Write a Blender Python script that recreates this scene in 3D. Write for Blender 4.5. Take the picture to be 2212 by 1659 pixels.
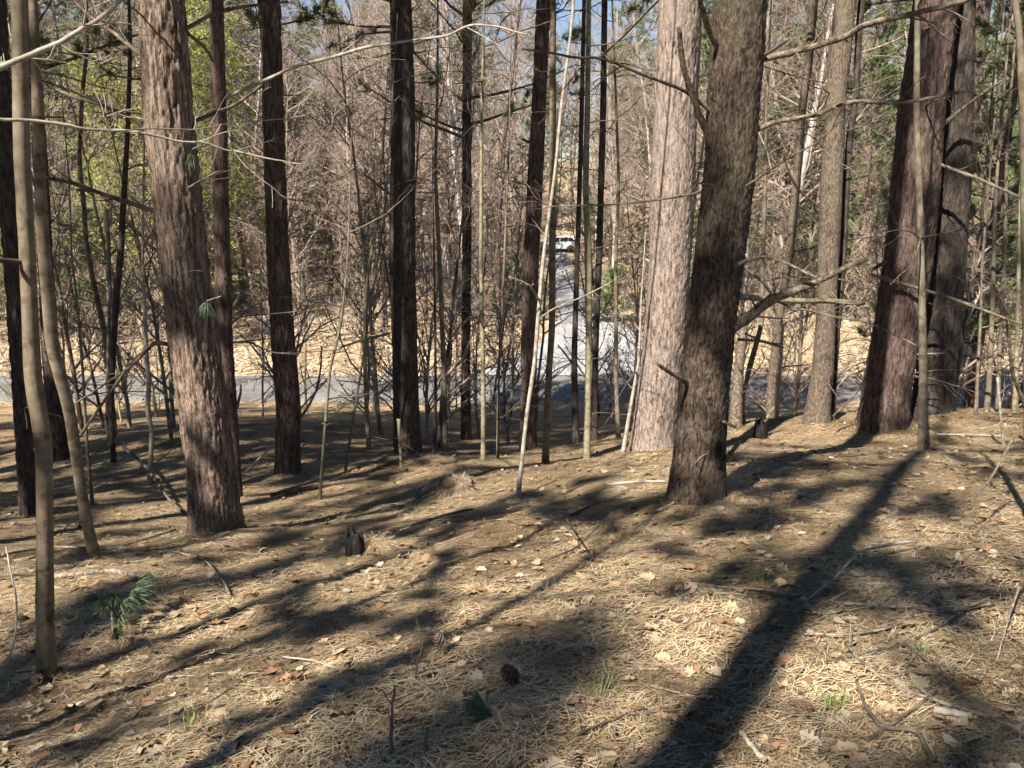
import bpy, bmesh, math, random
import numpy as np
from mathutils import Vector, Matrix

for o in list(bpy.data.objects):
    bpy.data.objects.remove(o, do_unlink=True)
random.seed(11)
RNG = np.random.default_rng(11)
SC = bpy.context.scene
COL = SC.collection

# ------------------------------------------------------------------ camera
F, PITCH, CZ = 1703.0, math.radians(14.3), 1.6      # focal length in survey units (frame 2212 x 1659), pitch, eye height
cam = bpy.data.cameras.new("camera")
cam.sensor_fit = 'HORIZONTAL'
cam.angle = 2 * math.atan(1106 / F)
cam.clip_start, cam.clip_end = 0.05, 2000
cam_o = bpy.data.objects.new("camera", cam)
cam_o.location = (0, 0, CZ)
cam_o.rotation_euler = (math.pi / 2 - PITCH, 0, 0)
COL.objects.link(cam_o)
SC.camera = cam_o

# ------------------------------------------------------------------ light
SUN_AZ, SUN_EL = math.radians(34.5), math.radians(44)   # heading the light travels to (from +Y towards +X), elevation
w = bpy.data.worlds.new("World"); SC.world = w; w.use_nodes = True
nt = w.node_tree
sky = nt.nodes.new("ShaderNodeTexSky"); sky.sky_type = 'NISHITA'; sky.sun_disc = False
sky.sun_elevation = SUN_EL
sky.sun_rotation = SUN_AZ + math.pi
sky.air_density = 1.0; sky.dust_density = 0.0; sky.ozone_density = 3.0
nt.links.new(sky.outputs[0], nt.nodes["Background"].inputs[0])
nt.nodes["Background"].inputs[1].default_value = 0.05
sl = bpy.data.lights.new("sun", 'SUN'); sl.energy = 5.0; sl.angle = math.radians(0.53); sl.color = (1.0, 0.93, 0.82)
so = bpy.data.objects.new("sun", sl); COL.objects.link(so)
ldir = Vector((math.sin(SUN_AZ) * math.cos(SUN_EL), math.cos(SUN_AZ) * math.cos(SUN_EL), -math.sin(SUN_EL)))
so.rotation_euler = ldir.to_track_quat('-Z', 'Y').to_euler()
so.location = (-20, -30, 40)
vs = SC.view_settings
vs.view_transform = 'Standard'; vs.look = 'None'; vs.exposure = 1.45; vs.gamma = 1.0; vs.use_curve_mapping = False

try:
    SC.cycles.max_bounces = 3; SC.cycles.diffuse_bounces = 1; SC.cycles.glossy_bounces = 1; SC.cycles.transmission_bounces = 2
    SC.cycles.use_adaptive_sampling = True; SC.cycles.adaptive_threshold = .04
    SC.cycles.caustics_reflective = False; SC.cycles.caustics_refractive = False
except Exception:
    pass
# ------------------------------------------------------------------ survey helpers
def ray(u, v):
    r = (u - 1106) / F; h = -(v - 829.5) / F
    return np.array([r, math.cos(PITCH) + h * math.sin(PITCH), -math.sin(PITCH) + h * math.cos(PITCH)])
def at(u, v, Y):
    d = ray(u, v)
    return np.array([0, 0, CZ]) + d * (Y / d[1])
def size(px, p):
    "length of px survey units at world point p"
    d = p[1] * math.cos(PITCH) - (p[2] - CZ) * math.sin(PITCH)
    return px / F * d

ROAD_N, ROAD_F, ROAD_Z = 28.4, 33.1, -6.4
_c = []
for u, v, Y in [(1504,1100,4.9),(1410,988,7.6),(1900,940,10.0),(2010,905,10.3),(1993,978,7.5),(103,1490,2.95),(467,1168,6.0),
                (622,1032,10.6),(882,990,11.2),(1141,978,13.5),(1267,993,11.0),(1045,998,10.8),(62,1115,8.0),(125,990,13.0),
                (249,950,14.0),(323,1036,11.0),(1764,925,10.5),(1663,905,12.0),(2150,900,14.0),(1480,1659,1.9),(300,1659,2.0),
                (1100,1300,3.5),(2100,1300,2.95),(100,1300,3.9),(700,1100,8.0)]:
    _c.append(at(u, v, Y))
_c += [(0,0,0),(0,-5,.35),(-10,-4,-.9),(10,-5,.5),(0,-30,1.2),(-40,-30,-1),(40,-30,2),(-30,5,-3.6),(30,6,-1.2),(-90,0,-4),(90,0,-2),
       (-20,20,-5.0),(0,20,-4.6),(20,20,-4.2),(-60,20,-5.4),(60,20,-5)]
for x in (-110, -50, -18, 0, 18, 50, 110):
    for y, z in ((28, -6.4), (33.5, -6.4), (46, -6.35), (62, -6.2), (86, -5.8), (120, -3.6), (165, -.4), (260, 5), (400, 11)):
        if y > 100: z += 0.012 * x
        _c.append((x, y, z))
_c = np.array(_c, float)
def _k(r2):
    return np.where(r2 > 1e-12, .5 * r2 * np.log(np.maximum(r2, 1e-12)), 0)
_n = len(_c)
_A = np.zeros((_n + 3, _n + 3))
_A[:_n, :_n] = _k(((_c[:, None, :2] - _c[None, :, :2]) ** 2).sum(-1)) + np.eye(_n) * 0.02
_A[:_n, _n] = 1; _A[:_n, _n + 1:] = _c[:, :2]; _A[_n:, :_n] = _A[:_n, _n:].T
_W = np.linalg.solve(_A, np.concatenate([_c[:, 2], [0, 0, 0]]))
def sstep(a, b, x):
    t = np.clip((x - a) / (b - a), 0, 1); return t * t * (3 - 2 * t)
def height(X, Y):
    X = np.atleast_1d(np.asarray(X, float)); Y = np.atleast_1d(np.asarray(Y, float))
    sh = X.shape; X = X.ravel(); Y = Y.ravel()
    Xc = np.clip(X, -115, 115); Yc = np.clip(Y, -35, 400)
    out = np.empty(len(X))
    for i in range(0, len(X), 40000):
        x = Xc[i:i+40000]; y = Yc[i:i+40000]
        r2 = (x[:, None] - _c[None, :, 0]) ** 2 + (y[:, None] - _c[None, :, 1]) ** 2
        out[i:i+40000] = _k(r2) @ _W[:_n] + _W[_n] + _W[_n + 1] * x + _W[_n + 2] * y
    d = np.maximum(ROAD_N - Y, Y - ROAD_F)                       # the road bed is graded flat
    g = 1 - sstep(0.3, 3.0, d)
    out = out * (1 - g) + (ROAD_Z - .01) * g
    return out.reshape(sh)
def hz(x, y): return float(height(x, y)[0])
_ys = np.concatenate([np.arange(.6, 14, .02), np.arange(14, 130, .1)])
def hit(u, v):
    "world point where the sight line of a surveyed spot meets the ground"
    d = ray(u, v); P = np.array([0, 0, CZ])[None] + d[None] * (_ys / d[1])[:, None]
    b = P[:, 2] <= height(P[:, 0], P[:, 1])
    i = int(np.argmax(b)) if b.any() else len(_ys) - 1
    return P[i]

# ------------------------------------------------------------------ numpy noise
def _h(ix, iy, iz, s):
    n = (ix * 374761393 + iy * 668265263 + iz * 2147483647 + s * 1274126177) & 0xffffffff
    n = ((n ^ (n >> 13)) * 1274126177) & 0xffffffff
    n = n ^ (n >> 16)
    return (n & 0xffff) / 65535.0
def noise(x, y, z, s=0):
    x, y, z = np.broadcast_arrays(np.asarray(x, float), np.asarray(y, float), np.asarray(z, float))
    ix = np.floor(x).astype(np.int64); iy = np.floor(y).astype(np.int64); iz = np.floor(z).astype(np.int64)
    fx = x - ix; fy = y - iy; fz = z - iz
    fx = fx*fx*(3-2*fx); fy = fy*fy*(3-2*fy); fz = fz*fz*(3-2*fz)
    r = 0
    for a in (0, 1):
        for b in (0, 1):
            for c in (0, 1):
                r = r + _h(ix+a, iy+b, iz+c, s) * (fx if a else 1-fx) * (fy if b else 1-fy) * (fz if c else 1-fz)
    return r
def worley(x, y, z, s=0):
    "F2-F1 cell borders"
    ix = np.floor(x).astype(np.int64); iy = np.floor(y).astype(np.int64); iz = np.floor(z).astype(np.int64)
    f1 = np.full(x.shape, 9.); f2 = np.full(x.shape, 9.)
    for a in (-1, 0, 1):
        for b in (-1, 0, 1):
            for c in (-1, 0, 1):
                jx, jy, jz = ix+a, iy+b, iz+c
                d = np.sqrt((jx+_h(jx,jy,jz,s)-x)**2 + (jy+_h(jx,jy,jz,s+7)-y)**2 + (jz+_h(jx,jy,jz,s+13)-z)**2)
                f2 = np.minimum(f2, np.maximum(f1, d)); f1 = np.minimum(f1, d)
    return f2 - f1

# ------------------------------------------------------------------ meshes
class MB:
    "collects vertices and faces, built as one mesh"
    def __init__(s): s.v = []; s.f = []; s.n = 0; s.c = []; s.mi = None
    def add(s, V, Fc, col=None):
        V = np.asarray(V, np.float32).reshape(-1, 3)
        Fc = np.asarray(Fc, np.int64)
        s.v.append(V); s.f.append(Fc + s.n); s.n += len(V)
        if col is not None:
            s.c.append(np.broadcast_to(np.asarray(col, np.float32), (len(V), 3)))
    def mesh(s, name, mat=None, smooth=True):
        me = bpy.data.meshes.new(name)
        V = np.concatenate(s.v)
        loops = np.concatenate([f.ravel() for f in s.f])
        tot = np.concatenate([np.full(len(f), f.shape[1]) for f in s.f])
        st = np.concatenate([[0], np.cumsum(tot)[:-1]])
        me.vertices.add(len(V)); me.vertices.foreach_set("co", V.ravel())
        me.loops.add(len(loops)); me.loops.foreach_set("vertex_index", loops.astype(np.int32))
        me.polygons.add(len(tot)); me.polygons.foreach_set("loop_start", st.astype(np.int32))
        me.polygons.foreach_set("loop_total", tot.astype(np.int32))
        if smooth: me.polygons.foreach_set("use_smooth", np.ones(len(tot), bool))
        if s.c:
            a = me.color_attributes.new("tint", 'FLOAT_COLOR', 'POINT')
            c = np.concatenate(s.c); a.data.foreach_set("color", np.c_[c, np.ones(len(c))].astype(np.float32).ravel())
        if s.mi is not None: me.polygons.foreach_set("material_index", np.concatenate([np.full(len(f), k) for f, k in zip(s.f, s.mi)]).astype(np.int32))
        me.update(calc_edges=True); me.validate()
        if mat: me.materials.append(mat)
        return me
def joined(pairs, name):
    "several (MB, material) as one mesh, for trees too far off to show parts"
    o = MB(); o.mi = []
    for k, (m_, mt) in enumerate(pairs):
        o.v += m_.v; o.f += [f + o.n for f in m_.f]; o.mi += [k] * len(m_.f); o.n += m_.n
        o.c += m_.c if m_.c else [np.full((m_.n, 3), .2, np.float32)]
    me = o.mesh(name)
    for _, mt in pairs: me.materials.append(mt)
    return me
def tubes(P, R, sides, mb, col=None, cap=True):
    "P (N,K,3) centre lines, R (N,K) radii -> closed tapering tubes"
    P = np.asarray(P, float); R = np.asarray(R, float)
    N, K, _ = P.shape
    T = np.empty_like(P); T[:, 1:-1] = P[:, 2:] - P[:, :-2]; T[:, 0] = P[:, 1] - P[:, 0]; T[:, -1] = P[:, -1] - P[:, -2]
    T /= np.linalg.norm(T, axis=2, keepdims=True) + 1e-9
    ref = np.where(np.abs(P[:, -1:, 2:3] - P[:, :1, 2:3]) > .7 * np.linalg.norm(P[:, -1:] - P[:, :1], axis=2, keepdims=True), np.array([1., 0, 0]), np.array([0, 0, 1.]))
    A = np.cross(T, np.broadcast_to(ref, T.shape)); A /= np.linalg.norm(A, axis=2, keepdims=True) + 1e-9
    B = np.cross(T, A)
    th = np.arange(sides) * 2 * math.pi / sides
    V = P[:, :, None] + R[:, :, None, None] * (np.cos(th)[None, None, :, None] * A[:, :, None] + np.sin(th)[None, None, :, None] * B[:, :, None])
    base = (np.arange(N) * K * sides)[:, None, None]
    k = np.arange(K - 1)[None, :, None] * sides; j = np.arange(sides)[None, None, :]; j2 = (j + 1) % sides
    Fq = np.stack([base + k + j, base + k + j2, base + k + sides + j2, base + k + sides + j], -1).reshape(-1, 4)
    c = None
    if col is not None:
        c = np.repeat(np.broadcast_to(col, (N, 3)), K * sides, axis=0)
    mb.add(V, Fq, c)
    if cap and sides > 3:
        mb.f.append((np.arange(N)[:, None] * K * sides + (K - 1) * sides + np.arange(sides)[None, :]) + mb.n - N * K * sides)
def bend(P0, D, L, K, wob, up=0.0, rng=RNG):
    "bent centre lines from P0 along D with length L"
    N = len(P0); D = D / (np.linalg.norm(D, axis=1, keepdims=True) + 1e-9)
    P = np.empty((N, K, 3)); P[:, 0] = P0
    d = D.copy()
    for k in range(1, K):
        P[:, k] = P[:, k-1] + d * (L / (K - 1))[:, None]
        d = d + rng.normal(0, wob, (N, 3)); d[:, 2] += up
        d /= np.linalg.norm(d, axis=1, keepdims=True) + 1e-9
    return P
def along(P, R, n, t0, t1, rng=RNG):
    "n random spots on each centre line -> points, tangents, radii, t"
    N, K, _ = P.shape
    t = rng.uniform(t0, t1, (N, n)); x = t * (K - 1); i = np.clip(x.astype(int), 0, K - 2); fr = x - i
    r = np.arange(N)[:, None]
    p = P[r, i] * (1 - fr[..., None]) + P[r, i+1] * fr[..., None]
    tg = P[r, i+1] - P[r, i]; tg /= np.linalg.norm(tg, axis=2, keepdims=True) + 1e-9
    rr = R[r, i] * (1 - fr) + R[r, i+1] * fr
    return p.reshape(-1, 3), tg.reshape(-1, 3), rr.ravel(), t.ravel()
def dirs(n, rng=RNG):
    d = rng.normal(size=(n, 3)); return d / np.linalg.norm(d, axis=1, keepdims=True)

def put(name, me, parent=None, loc=None, kind=None):
    o = bpy.data.objects.new(name, me); COL.objects.link(o)
    if parent is not None: o.parent = parent
    if loc is not None: o.location = loc
    if kind: o["kind"] = kind
    return o
def tag(o, label, cat, group=None):
    o["label"] = label; o["category"] = cat
    if group: o["group"] = group
    return o
def thing(name, label, cat, loc, group=None, rz=0):
    o = bpy.data.objects.new(name, None); COL.objects.link(o)
    o.empty_display_size = .1; o.location = loc; o.rotation_euler = (0, 0, rz)
    return tag(o, label, cat, group)
def copy_tree(o, parent=None):
    c = o.copy(); COL.objects.link(c); c.parent = parent
    for ch in o.children: copy_tree(ch, c)
    return c

# ------------------------------------------------------------------ materials
def new_mat(name):
    m = bpy.data.materials.new(name); m.use_nodes = True
    return m, m.node_tree, m.node_tree.nodes["Principled BSDF"]
def N(nt, kind, **kw):
    n = nt.nodes.new(kind)
    for k, v in kw.items():
        if k in ("inputs",):
            for a, b in v.items(): n.inputs[a].default_value = b
        else: setattr(n, k, v)
    return n
def ramp(nt, stops):
    r = nt.nodes.new("ShaderNodeValToRGB"); e = r.color_ramp.elements
    while len(e) < len(stops): e.new(.5)
    for i, (p, c) in enumerate(stops):
        e[i].position = p; e[i].color = (*c, 1)
    return r
def coords(nt, scale):
    tc = N(nt, "ShaderNodeTexCoord"); mp = N(nt, "ShaderNodeMapping"); mp.inputs["Scale"].default_value = scale
    nt.links.new(tc.outputs["Object"], mp.inputs[0]); return mp.outputs[0]
def bark(name, c1, c2, c3, plate=(14, 14, 3.2), fine=70, bump=.6, lichen=None, rough=.9):
    m, t, b = new_mat(name); L = t.links.new
    v = coords(t, plate)
    n1 = N(t, "ShaderNodeTexNoise", inputs={"Scale": 1.0, "Detail": 6, "Roughness": .62, "Distortion": .4}); L(v, n1.inputs[0])
    v2 = coords(t, (1, 1, .45))
    n2 = N(t, "ShaderNodeTexNoise", inputs={"Scale": fine, "Detail": 4, "Roughness": .6}); L(v2, n2.inputs[0])
    v3 = coords(t, (1, 1, .5))
    n3 = N(t, "ShaderNodeTexNoise", inputs={"Scale": 2.2, "Detail": 3}); L(v3, n3.inputs[0])
    r = ramp(t, [(.34, c1), (.47, c2), (.66, c3)])
    mix = N(t, "ShaderNodeMath", operation='ADD'); mul = N(t, "ShaderNodeMath", operation='MULTIPLY_ADD', inputs={1: .5, 2: -.25})
    L(n2.outputs[0], mul.inputs[0]); L(n1.outputs[0], mix.inputs[0]); L(mul.outputs[0], mix.inputs[1]); L(mix.outputs[0], r.inputs[0])
    col = r.outputs[0]
    if lichen:
        mm = N(t, "ShaderNodeMix", data_type='RGBA'); rr = ramp(t, [(.52, (0, 0, 0)), (.68, (1, 1, 1))])
        L(n3.outputs[0], rr.inputs[0])
        sc = N(t, "ShaderNodeMath", operation='MULTIPLY', inputs={1: .55}); L(rr.outputs[0], sc.inputs[0]); L(sc.outputs[0], mm.inputs[0])
        L(col, mm.inputs[6]); mm.inputs[7].default_value = (*lichen, 1); col = mm.outputs[2]
    L(col, b.inputs["Base Color"])
    bp = N(t, "ShaderNodeBump", inputs={"Strength": bump, "Distance": .02}); L(mix.outputs[0], bp.inputs["Height"]); L(bp.outputs[0], b.inputs["Normal"])
    b.inputs["Roughness"].default_value = rough; b.inputs["Specular IOR Level"].default_value = .15
    return m
def bark_far(name, c1, c2, c3):
    m, t, b = new_mat(name); L = t.links.new
    n1 = N(t, "ShaderNodeTexNoise", inputs={"Scale": 1.0, "Detail": 2, "Roughness": .7}); L(coords(t, (9, 9, 2.5)), n1.inputs[0])
    r = ramp(t, [(.36, c1), (.5, c2), (.64, c3)]); L(n1.outputs[0], r.inputs[0]); L(r.outputs[0], b.inputs["Base Color"])
    b.inputs["Roughness"].default_value = .9; b.inputs["Specular IOR Level"].default_value = .1
    return m
def tinted(name, base=(1, 1, 1), rough=.75, trans=0, spec=.2):
    m, t, b = new_mat(name); L = t.links.new
    a = N(t, "ShaderNodeAttribute", attribute_name="tint")
    L(a.outputs["Color"], b.inputs["Base Color"])
    b.inputs["Roughness"].default_value = rough; b.inputs["Specular IOR Level"].default_value = spec
    if trans:
        tr = N(t, "ShaderNodeBsdfTranslucent"); L(a.outputs["Color"], tr.inputs[0])
        ms = N(t, "ShaderNodeMixShader", inputs={0: trans}); out = t.nodes["Material Output"]
        L(b.outputs[0], ms.inputs[1]); L(tr.outputs[0], ms.inputs[2]); L(ms.outputs[0], out.inputs[0])
    return m
def plain(name, c, rough=.6, metal=0, spec=.3, var=.15, scale=6):
    m, t, b = new_mat(name); L = t.links.new
    v = coords(t, (1, 1, 1)); n = N(t, "ShaderNodeTexNoise", inputs={"Scale": scale, "Detail": 5}); L(v, n.inputs[0])
    r = ramp(t, [(.3, tuple(x * (1 - var) for x in c)), (.7, tuple(min(1, x * (1 + var)) for x in c))]); L(n.outputs[0], r.inputs[0])
    L(r.outputs[0], b.inputs["Base Color"]); b.inputs["Roughness"].default_value = rough
    b.inputs["Metallic"].default_value = metal; b.inputs["Specular IOR Level"].default_value = spec
    return m
M = {}
M['pine'] = bark("bark_pine", (.032,.021,.016), (.13,.09,.068), (.31,.235,.185), (36,36,5), 90, 1.0, (.19,.16,.125))
M['pink'] = bark("bark_pinkish", (.05,.034,.028), (.205,.155,.128), (.345,.28,.24), (44,44,9), 110, 1.0, (.25,.22,.19))
M['scaly'] = bark("bark_scaly", (.042,.03,.023), (.115,.087,.065), (.21,.168,.13), (52,52,18), 110, .9, (.16,.15,.10))
M['dark'] = bark("bark_dark_shaded", (.028,.019,.016), (.075,.051,.043), (.16,.112,.095), (32,32,6), 80, .9)  # bark darkened to stand in for the shade on the massive right pine
M['black'] = bark("bark_black_shaded", (.022,.018,.016), (.05,.04,.035), (.10,.078,.065), (26,26,7), 80, .9)  # shade on the far left and centre trunks put into the bark colour
M['smooth'] = bark("bark_smooth", (.065,.048,.032), (.135,.104,.07), (.20,.16,.115), (7,7,13), 34, .3, (.19,.175,.13), .75)
M['pale'] = bark("bark_pale", (.17,.145,.115), (.28,.245,.195), (.38,.345,.285), (12,12,20), 50, .18, (.25,.25,.19), .7)
M['olive'] = bark("bark_olive", (.11,.095,.058), (.20,.175,.11), (.29,.255,.17), (10,10,14), 45, .25, (.2,.21,.13), .75)
M['stem'] = bark("bark_stem", (.07,.057,.042), (.135,.11,.08), (.22,.18,.135), (10,10,10), 45, .2, (.15,.165,.11), .8)
M['dead'] = bark("dead_limb_wood", (.055,.042,.032), (.13,.10,.074), (.25,.2,.15), (26,26,26), 60, .8)
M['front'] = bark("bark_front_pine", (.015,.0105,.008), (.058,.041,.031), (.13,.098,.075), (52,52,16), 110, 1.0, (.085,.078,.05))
M['stick'] = bark("weathered_stick", (.09,.07,.052), (.20,.16,.12), (.33,.28,.22), (30,30,30), 60, .7)
M['deaddark'] = bark_far("dead_branch_dark", (.06,.047,.036), (.11,.086,.067), (.18,.14,.11))
M['char'] = bark("charred_wood", (.006,.0055,.005), (.012,.011,.010), (.03,.027,.024), (20,20,8), 60, .7)
M['twig'] = bark_far("twig_brown", (.19,.14,.112), (.32,.245,.2), (.46,.37,.315))
M['bg_grey'] = bark_far("far_bark_grey", (.18,.155,.135), (.36,.315,.28), (.52,.465,.42))
M['bg_dark'] = bark_far("far_bark_dark", (.05,.038,.032), (.11,.082,.068), (.2,.15,.125))
M['bg_pink'] = bark_far("far_bark_pinkish", (.17,.125,.105), (.33,.255,.22), (.48,.39,.345))
M['bg_stem'] = bark_far("far_bark_brown", (.08,.062,.047), (.15,.12,.09), (.24,.195,.15))
M['bg_olive'] = bark_far("far_bark_olive", (.15,.13,.08), (.26,.23,.145), (.36,.32,.21))
M['bg_smooth'] = bark_far("far_bark_tan", (.13,.1,.07), (.22,.175,.125), (.31,.26,.19))
M['bg_pine'] = bark_far("far_bark_pine", (.09,.066,.052), (.2,.15,.12), (.34,.27,.22))
M['litter'] = tinted("needle_litter", rough=.7)
M['leaf'] = tinted("dry_leaf", rough=.75)
M['bud'] = tinted("young_leaf", rough=.6, trans=.35)
M['needle'] = tinted("pine_needle", rough=.5, spec=.3)
M['wood'] = bark("fresh_wood", (.5,.33,.16), (.62,.45,.27), (.75,.62,.45), (60,60,5), 60, .3)
# ================================================================== ground, road, driveway
def ground_material():
    m, t, b = new_mat("forest_floor"); L = t.links.new
    v = coords(t, (1, 1, 1))
    n1 = N(t, "ShaderNodeTexNoise", inputs={"Scale": 34, "Detail": 5, "Roughness": .72, "Distortion": 1.2}); L(v, n1.inputs[0])
    n2 = N(t, "ShaderNodeTexNoise", inputs={"Scale": 1.1, "Detail": 5, "Roughness": .6}); L(v, n2.inputs[0])
    n3 = N(t, "ShaderNodeTexVoronoi", inputs={"Scale": 9.0, "Randomness": 1.0}); L(v, n3.inputs[0])
    needles = ramp(t, [(.30, (.06,.04,.024)), (.42, (.20,.14,.082)), (.54, (.38,.285,.175)), (.7, (.56,.45,.30))]); L(n1.outputs[0], needles.inputs[0])
    leaves = ramp(t, [(.0, (.30,.22,.14)), (.35, (.46,.36,.235)), (.7, (.56,.45,.31)), (1, (.40,.28,.17))])
    sep = N(t, "ShaderNodeSeparateColor"); L(n3.outputs["Color"], sep.inputs[0]); L(sep.outputs[0], leaves.inputs[0])
    geo = N(t, "ShaderNodeNewGeometry"); sx = N(t, "ShaderNodeSeparateXYZ"); L(geo.outputs["Position"], sx.inputs[0])
    mr = N(t, "ShaderNodeMapRange", inputs={1: 24.0, 2: 34.0}); L(sx.outputs[1], mr.inputs[0])
    mx = N(t, "ShaderNodeMix", data_type='RGBA'); L(mr.outputs[0], mx.inputs[0]); L(needles.outputs[0], mx.inputs[6]); L(leaves.outputs[0], mx.inputs[7])
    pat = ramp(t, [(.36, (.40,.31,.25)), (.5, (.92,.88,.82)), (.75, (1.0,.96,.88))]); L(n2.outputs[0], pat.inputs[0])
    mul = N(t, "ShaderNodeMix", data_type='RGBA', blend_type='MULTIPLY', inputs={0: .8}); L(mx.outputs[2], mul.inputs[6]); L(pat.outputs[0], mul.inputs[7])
    L(mul.outputs[2], b.inputs["Base Color"])
    ad = N(t, "ShaderNodeMath", operation='ADD'); L(n1.outputs[0], ad.inputs[0]); L(n3.outputs["Distance"], ad.inputs[1])
    bp = N(t, "ShaderNodeBump", inputs={"Strength": .9, "Distance": .03}); L(ad.outputs[0], bp.inputs["Height"]); L(bp.outputs[0], b.inputs["Normal"])
    b.inputs["Roughness"].default_value = .95; b.inputs["Specular IOR Level"].default_value = .1
    return m
def axis(*seg):
    a = []
    for lo, hi, st in seg: a.append(np.arange(lo, hi, st))
    return np.concatenate(a + [[seg[-1][1]]])
ys = axis((-60, -2, 2), (-2, 0, .3), (0, 11, .095), (11, 38, .3), (38, 130, 1.2), (130, 600, 8))
xs = axis((-320, -120, 10), (-120, -24, 3), (-24, -6, .4), (-6, 6, .095), (6, 24, .4), (24, 120, 3), (120, 320, 10))
GX, GY = np.meshgrid(xs, ys)
MOUNDS = [(p[0], p[1], size(w_, p)/2) for p, w_ in ((hit(u, v), w_) for u, v, w_ in ((467,1165,108),(508,1080,32),(622,1030,54),(882,988,62),(1410,985,98),(1504,1095,116),(1764,922,56),(1902,935,104),(2010,900,84),(103,1486,40),(208,1220,24),(1141,978,37)))]
def relief(X, Y):
    near = (1 - sstep(12, 26, Y)) * (1 - sstep(10, 26, np.abs(X)))
    z = near * (.055 * (noise(X*1.3, Y*1.3, 0, 3) - .5) + .035 * (noise(X*4.5, Y*4.5, 0, 5) - .5) + .016 * (noise(X*13, Y*13, 0, 8) - .5))
    for bx, by, br in MOUNDS:
        z = z + (.055 + .12*br) * np.exp(-((X-bx)**2 + (Y-by)**2) / (br*1.9 + .05)**2) * (.7 + .6*noise(X*5, Y*5, 0, 17))
    far = sstep(35, 42, Y)
    return z + far * .35 * (noise(X*.12, Y*.12, 0, 21) - .5)
def ground_z(X, Y):
    X = np.atleast_1d(np.asarray(X, float)); Y = np.atleast_1d(np.asarray(Y, float))
    return height(X, Y) + relief(X, Y)
# driveway centre line, surveyed on the bare terrain
_dp = [hit(u, v) for u, v in ((1300, 806), (1292, 760), (1282, 715), (1262, 672), (1240, 640), (1222, 610), (1208, 580), (1202, 555), (1200, 545))]
DPX = np.array([p[0] for p in _dp]); DPY = np.array([p[1] for p in _dp])
DPY[0] = ROAD_F + .02
DWY = np.array([ROAD_F, 36, 40, 46, 60, 100]); DWW = np.array([5.6, 4.2, 2.9, 2.0, 1.35, 1.25])
DEND = float(DPY[-1]) + 8
def drive_x(Y): return np.interp(Y, DPY, DPX)
def drive_w(Y): return np.interp(Y, DWY, DWW)
_h0 = relief
def relief(X, Y):
    z = _h0(X, Y)
    on = (Y > ROAD_F - 1) & (Y < DEND + 6)
    k = np.where(on, sstep(0, 2.5, np.abs(X - drive_x(Y)) - drive_w(Y)), 1)
    return z * k
GZ = ground_z(GX, GY).reshape(GX.shape)
nx, ny = len(xs), len(ys)
i = (np.arange(ny - 1)[:, None] * nx + np.arange(nx - 1)[None, :])
mb = MB(); mb.add(np.stack([GX, GY, GZ], -1), np.stack([i, i + 1, i + nx + 1, i + nx], -1).reshape(-1, 4))
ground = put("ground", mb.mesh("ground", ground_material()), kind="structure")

def asphalt(name, c, pebble):
    m, t, b = new_mat(name); L = t.links.new
    v = coords(t, (1, 1, 1))
    n1 = N(t, "ShaderNodeTexNoise", inputs={"Scale": pebble, "Detail": 6, "Roughness": .7}); L(v, n1.inputs[0])
    n2 = N(t, "ShaderNodeTexNoise", inputs={"Scale": .5, "Detail": 5}); L(v, n2.inputs[0])
    r = ramp(t, [(.3, tuple(x*.7 for x in c)), (.7, tuple(x*1.3 for x in c))]); L(n1.outputs[0], r.inputs[0])
    r2 = ramp(t, [(.35, (.72,.72,.74)), (.65, (1, 1, 1))]); L(n2.outputs[0], r2.inputs[0])
    mul = N(t, "ShaderNodeMix", data_type='RGBA', blend_type='MULTIPLY', inputs={0: 1.0}); L(r.outputs[0], mul.inputs[6]); L(r2.outputs[0], mul.inputs[7])
    L(mul.outputs[2], b.inputs["Base Color"])
    bp = N(t, "ShaderNodeBump", inputs={"Strength": .4, "Distance": .01}); L(n1.outputs[0], bp.inputs["Height"]); L(bp.outputs[0], b.inputs["Normal"])
    b.inputs["Roughness"].default_value = .9; b.inputs["Specular IOR Level"].default_value = .2
    return m
M['asphalt'] = asphalt("old_asphalt", (.20, .19, .175), 18)
M['gravel'] = asphalt("driveway_asphalt", (.36, .355, .35), 14)
# road: a slightly crowned slab with ragged edges
xr = np.arange(-140, 140.1, .5); K = 9
mb = MB(); V = []
for a in range(K):
    f = a / (K - 1)
    e0 = ROAD_N + .22 * (noise(xr*.7, 0, 0, 31) - .5) + .2 * (noise(xr*.12, 0, 0, 32) - .5); e1 = ROAD_F + .1 * (noise(xr*.7, 5, 0, 33) - .5)
    y = e0 + (e1 - e0) * f
    V.append(np.stack([xr, y, 0*xr + ROAD_Z + .03 + .05 * (1 - (2*f-1)**2) - (.1 if a in (0, K-1) else 0)], -1))
V = np.stack(V, 1); i = np.arange(len(xr)-1)[:, None]*K + np.arange(K-1)[None]
mb.add(V, np.stack([i, i+K, i+K+1, i+1], -1).reshape(-1, 4))
put("road", mb.mesh("road", M['asphalt']), kind="structure")
yd = np.arange(ROAD_F - .35, DEND, .3); K = 9
mb = MB(); V = []
for a in range(K):
    f = 2 * a / (K - 1) - 1
    x = drive_x(yd) + f * (drive_w(yd) + .12 * (noise(yd, f, 0, 41) - .5))
    z = ground_z(drive_x(yd), yd) * .35 + ground_z(x, yd) * .65 + .06 - (.14 if a in (0, K-1) else 0)
    z = np.where(yd < ROAD_F + .3, ROAD_Z + .035, np.maximum(z, ROAD_Z + .035))
    V.append(np.stack([x, yd, z], -1))
V = np.stack(V, 1); i = np.arange(len(yd)-1)[:, None]*K + np.arange(K-1)[None]
mb.add(V, np.stack([i, i+1, i+K+1, i+K], -1).reshape(-1, 4))
put("driveway", mb.mesh("driveway", M['gravel']), kind="structure")
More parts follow.
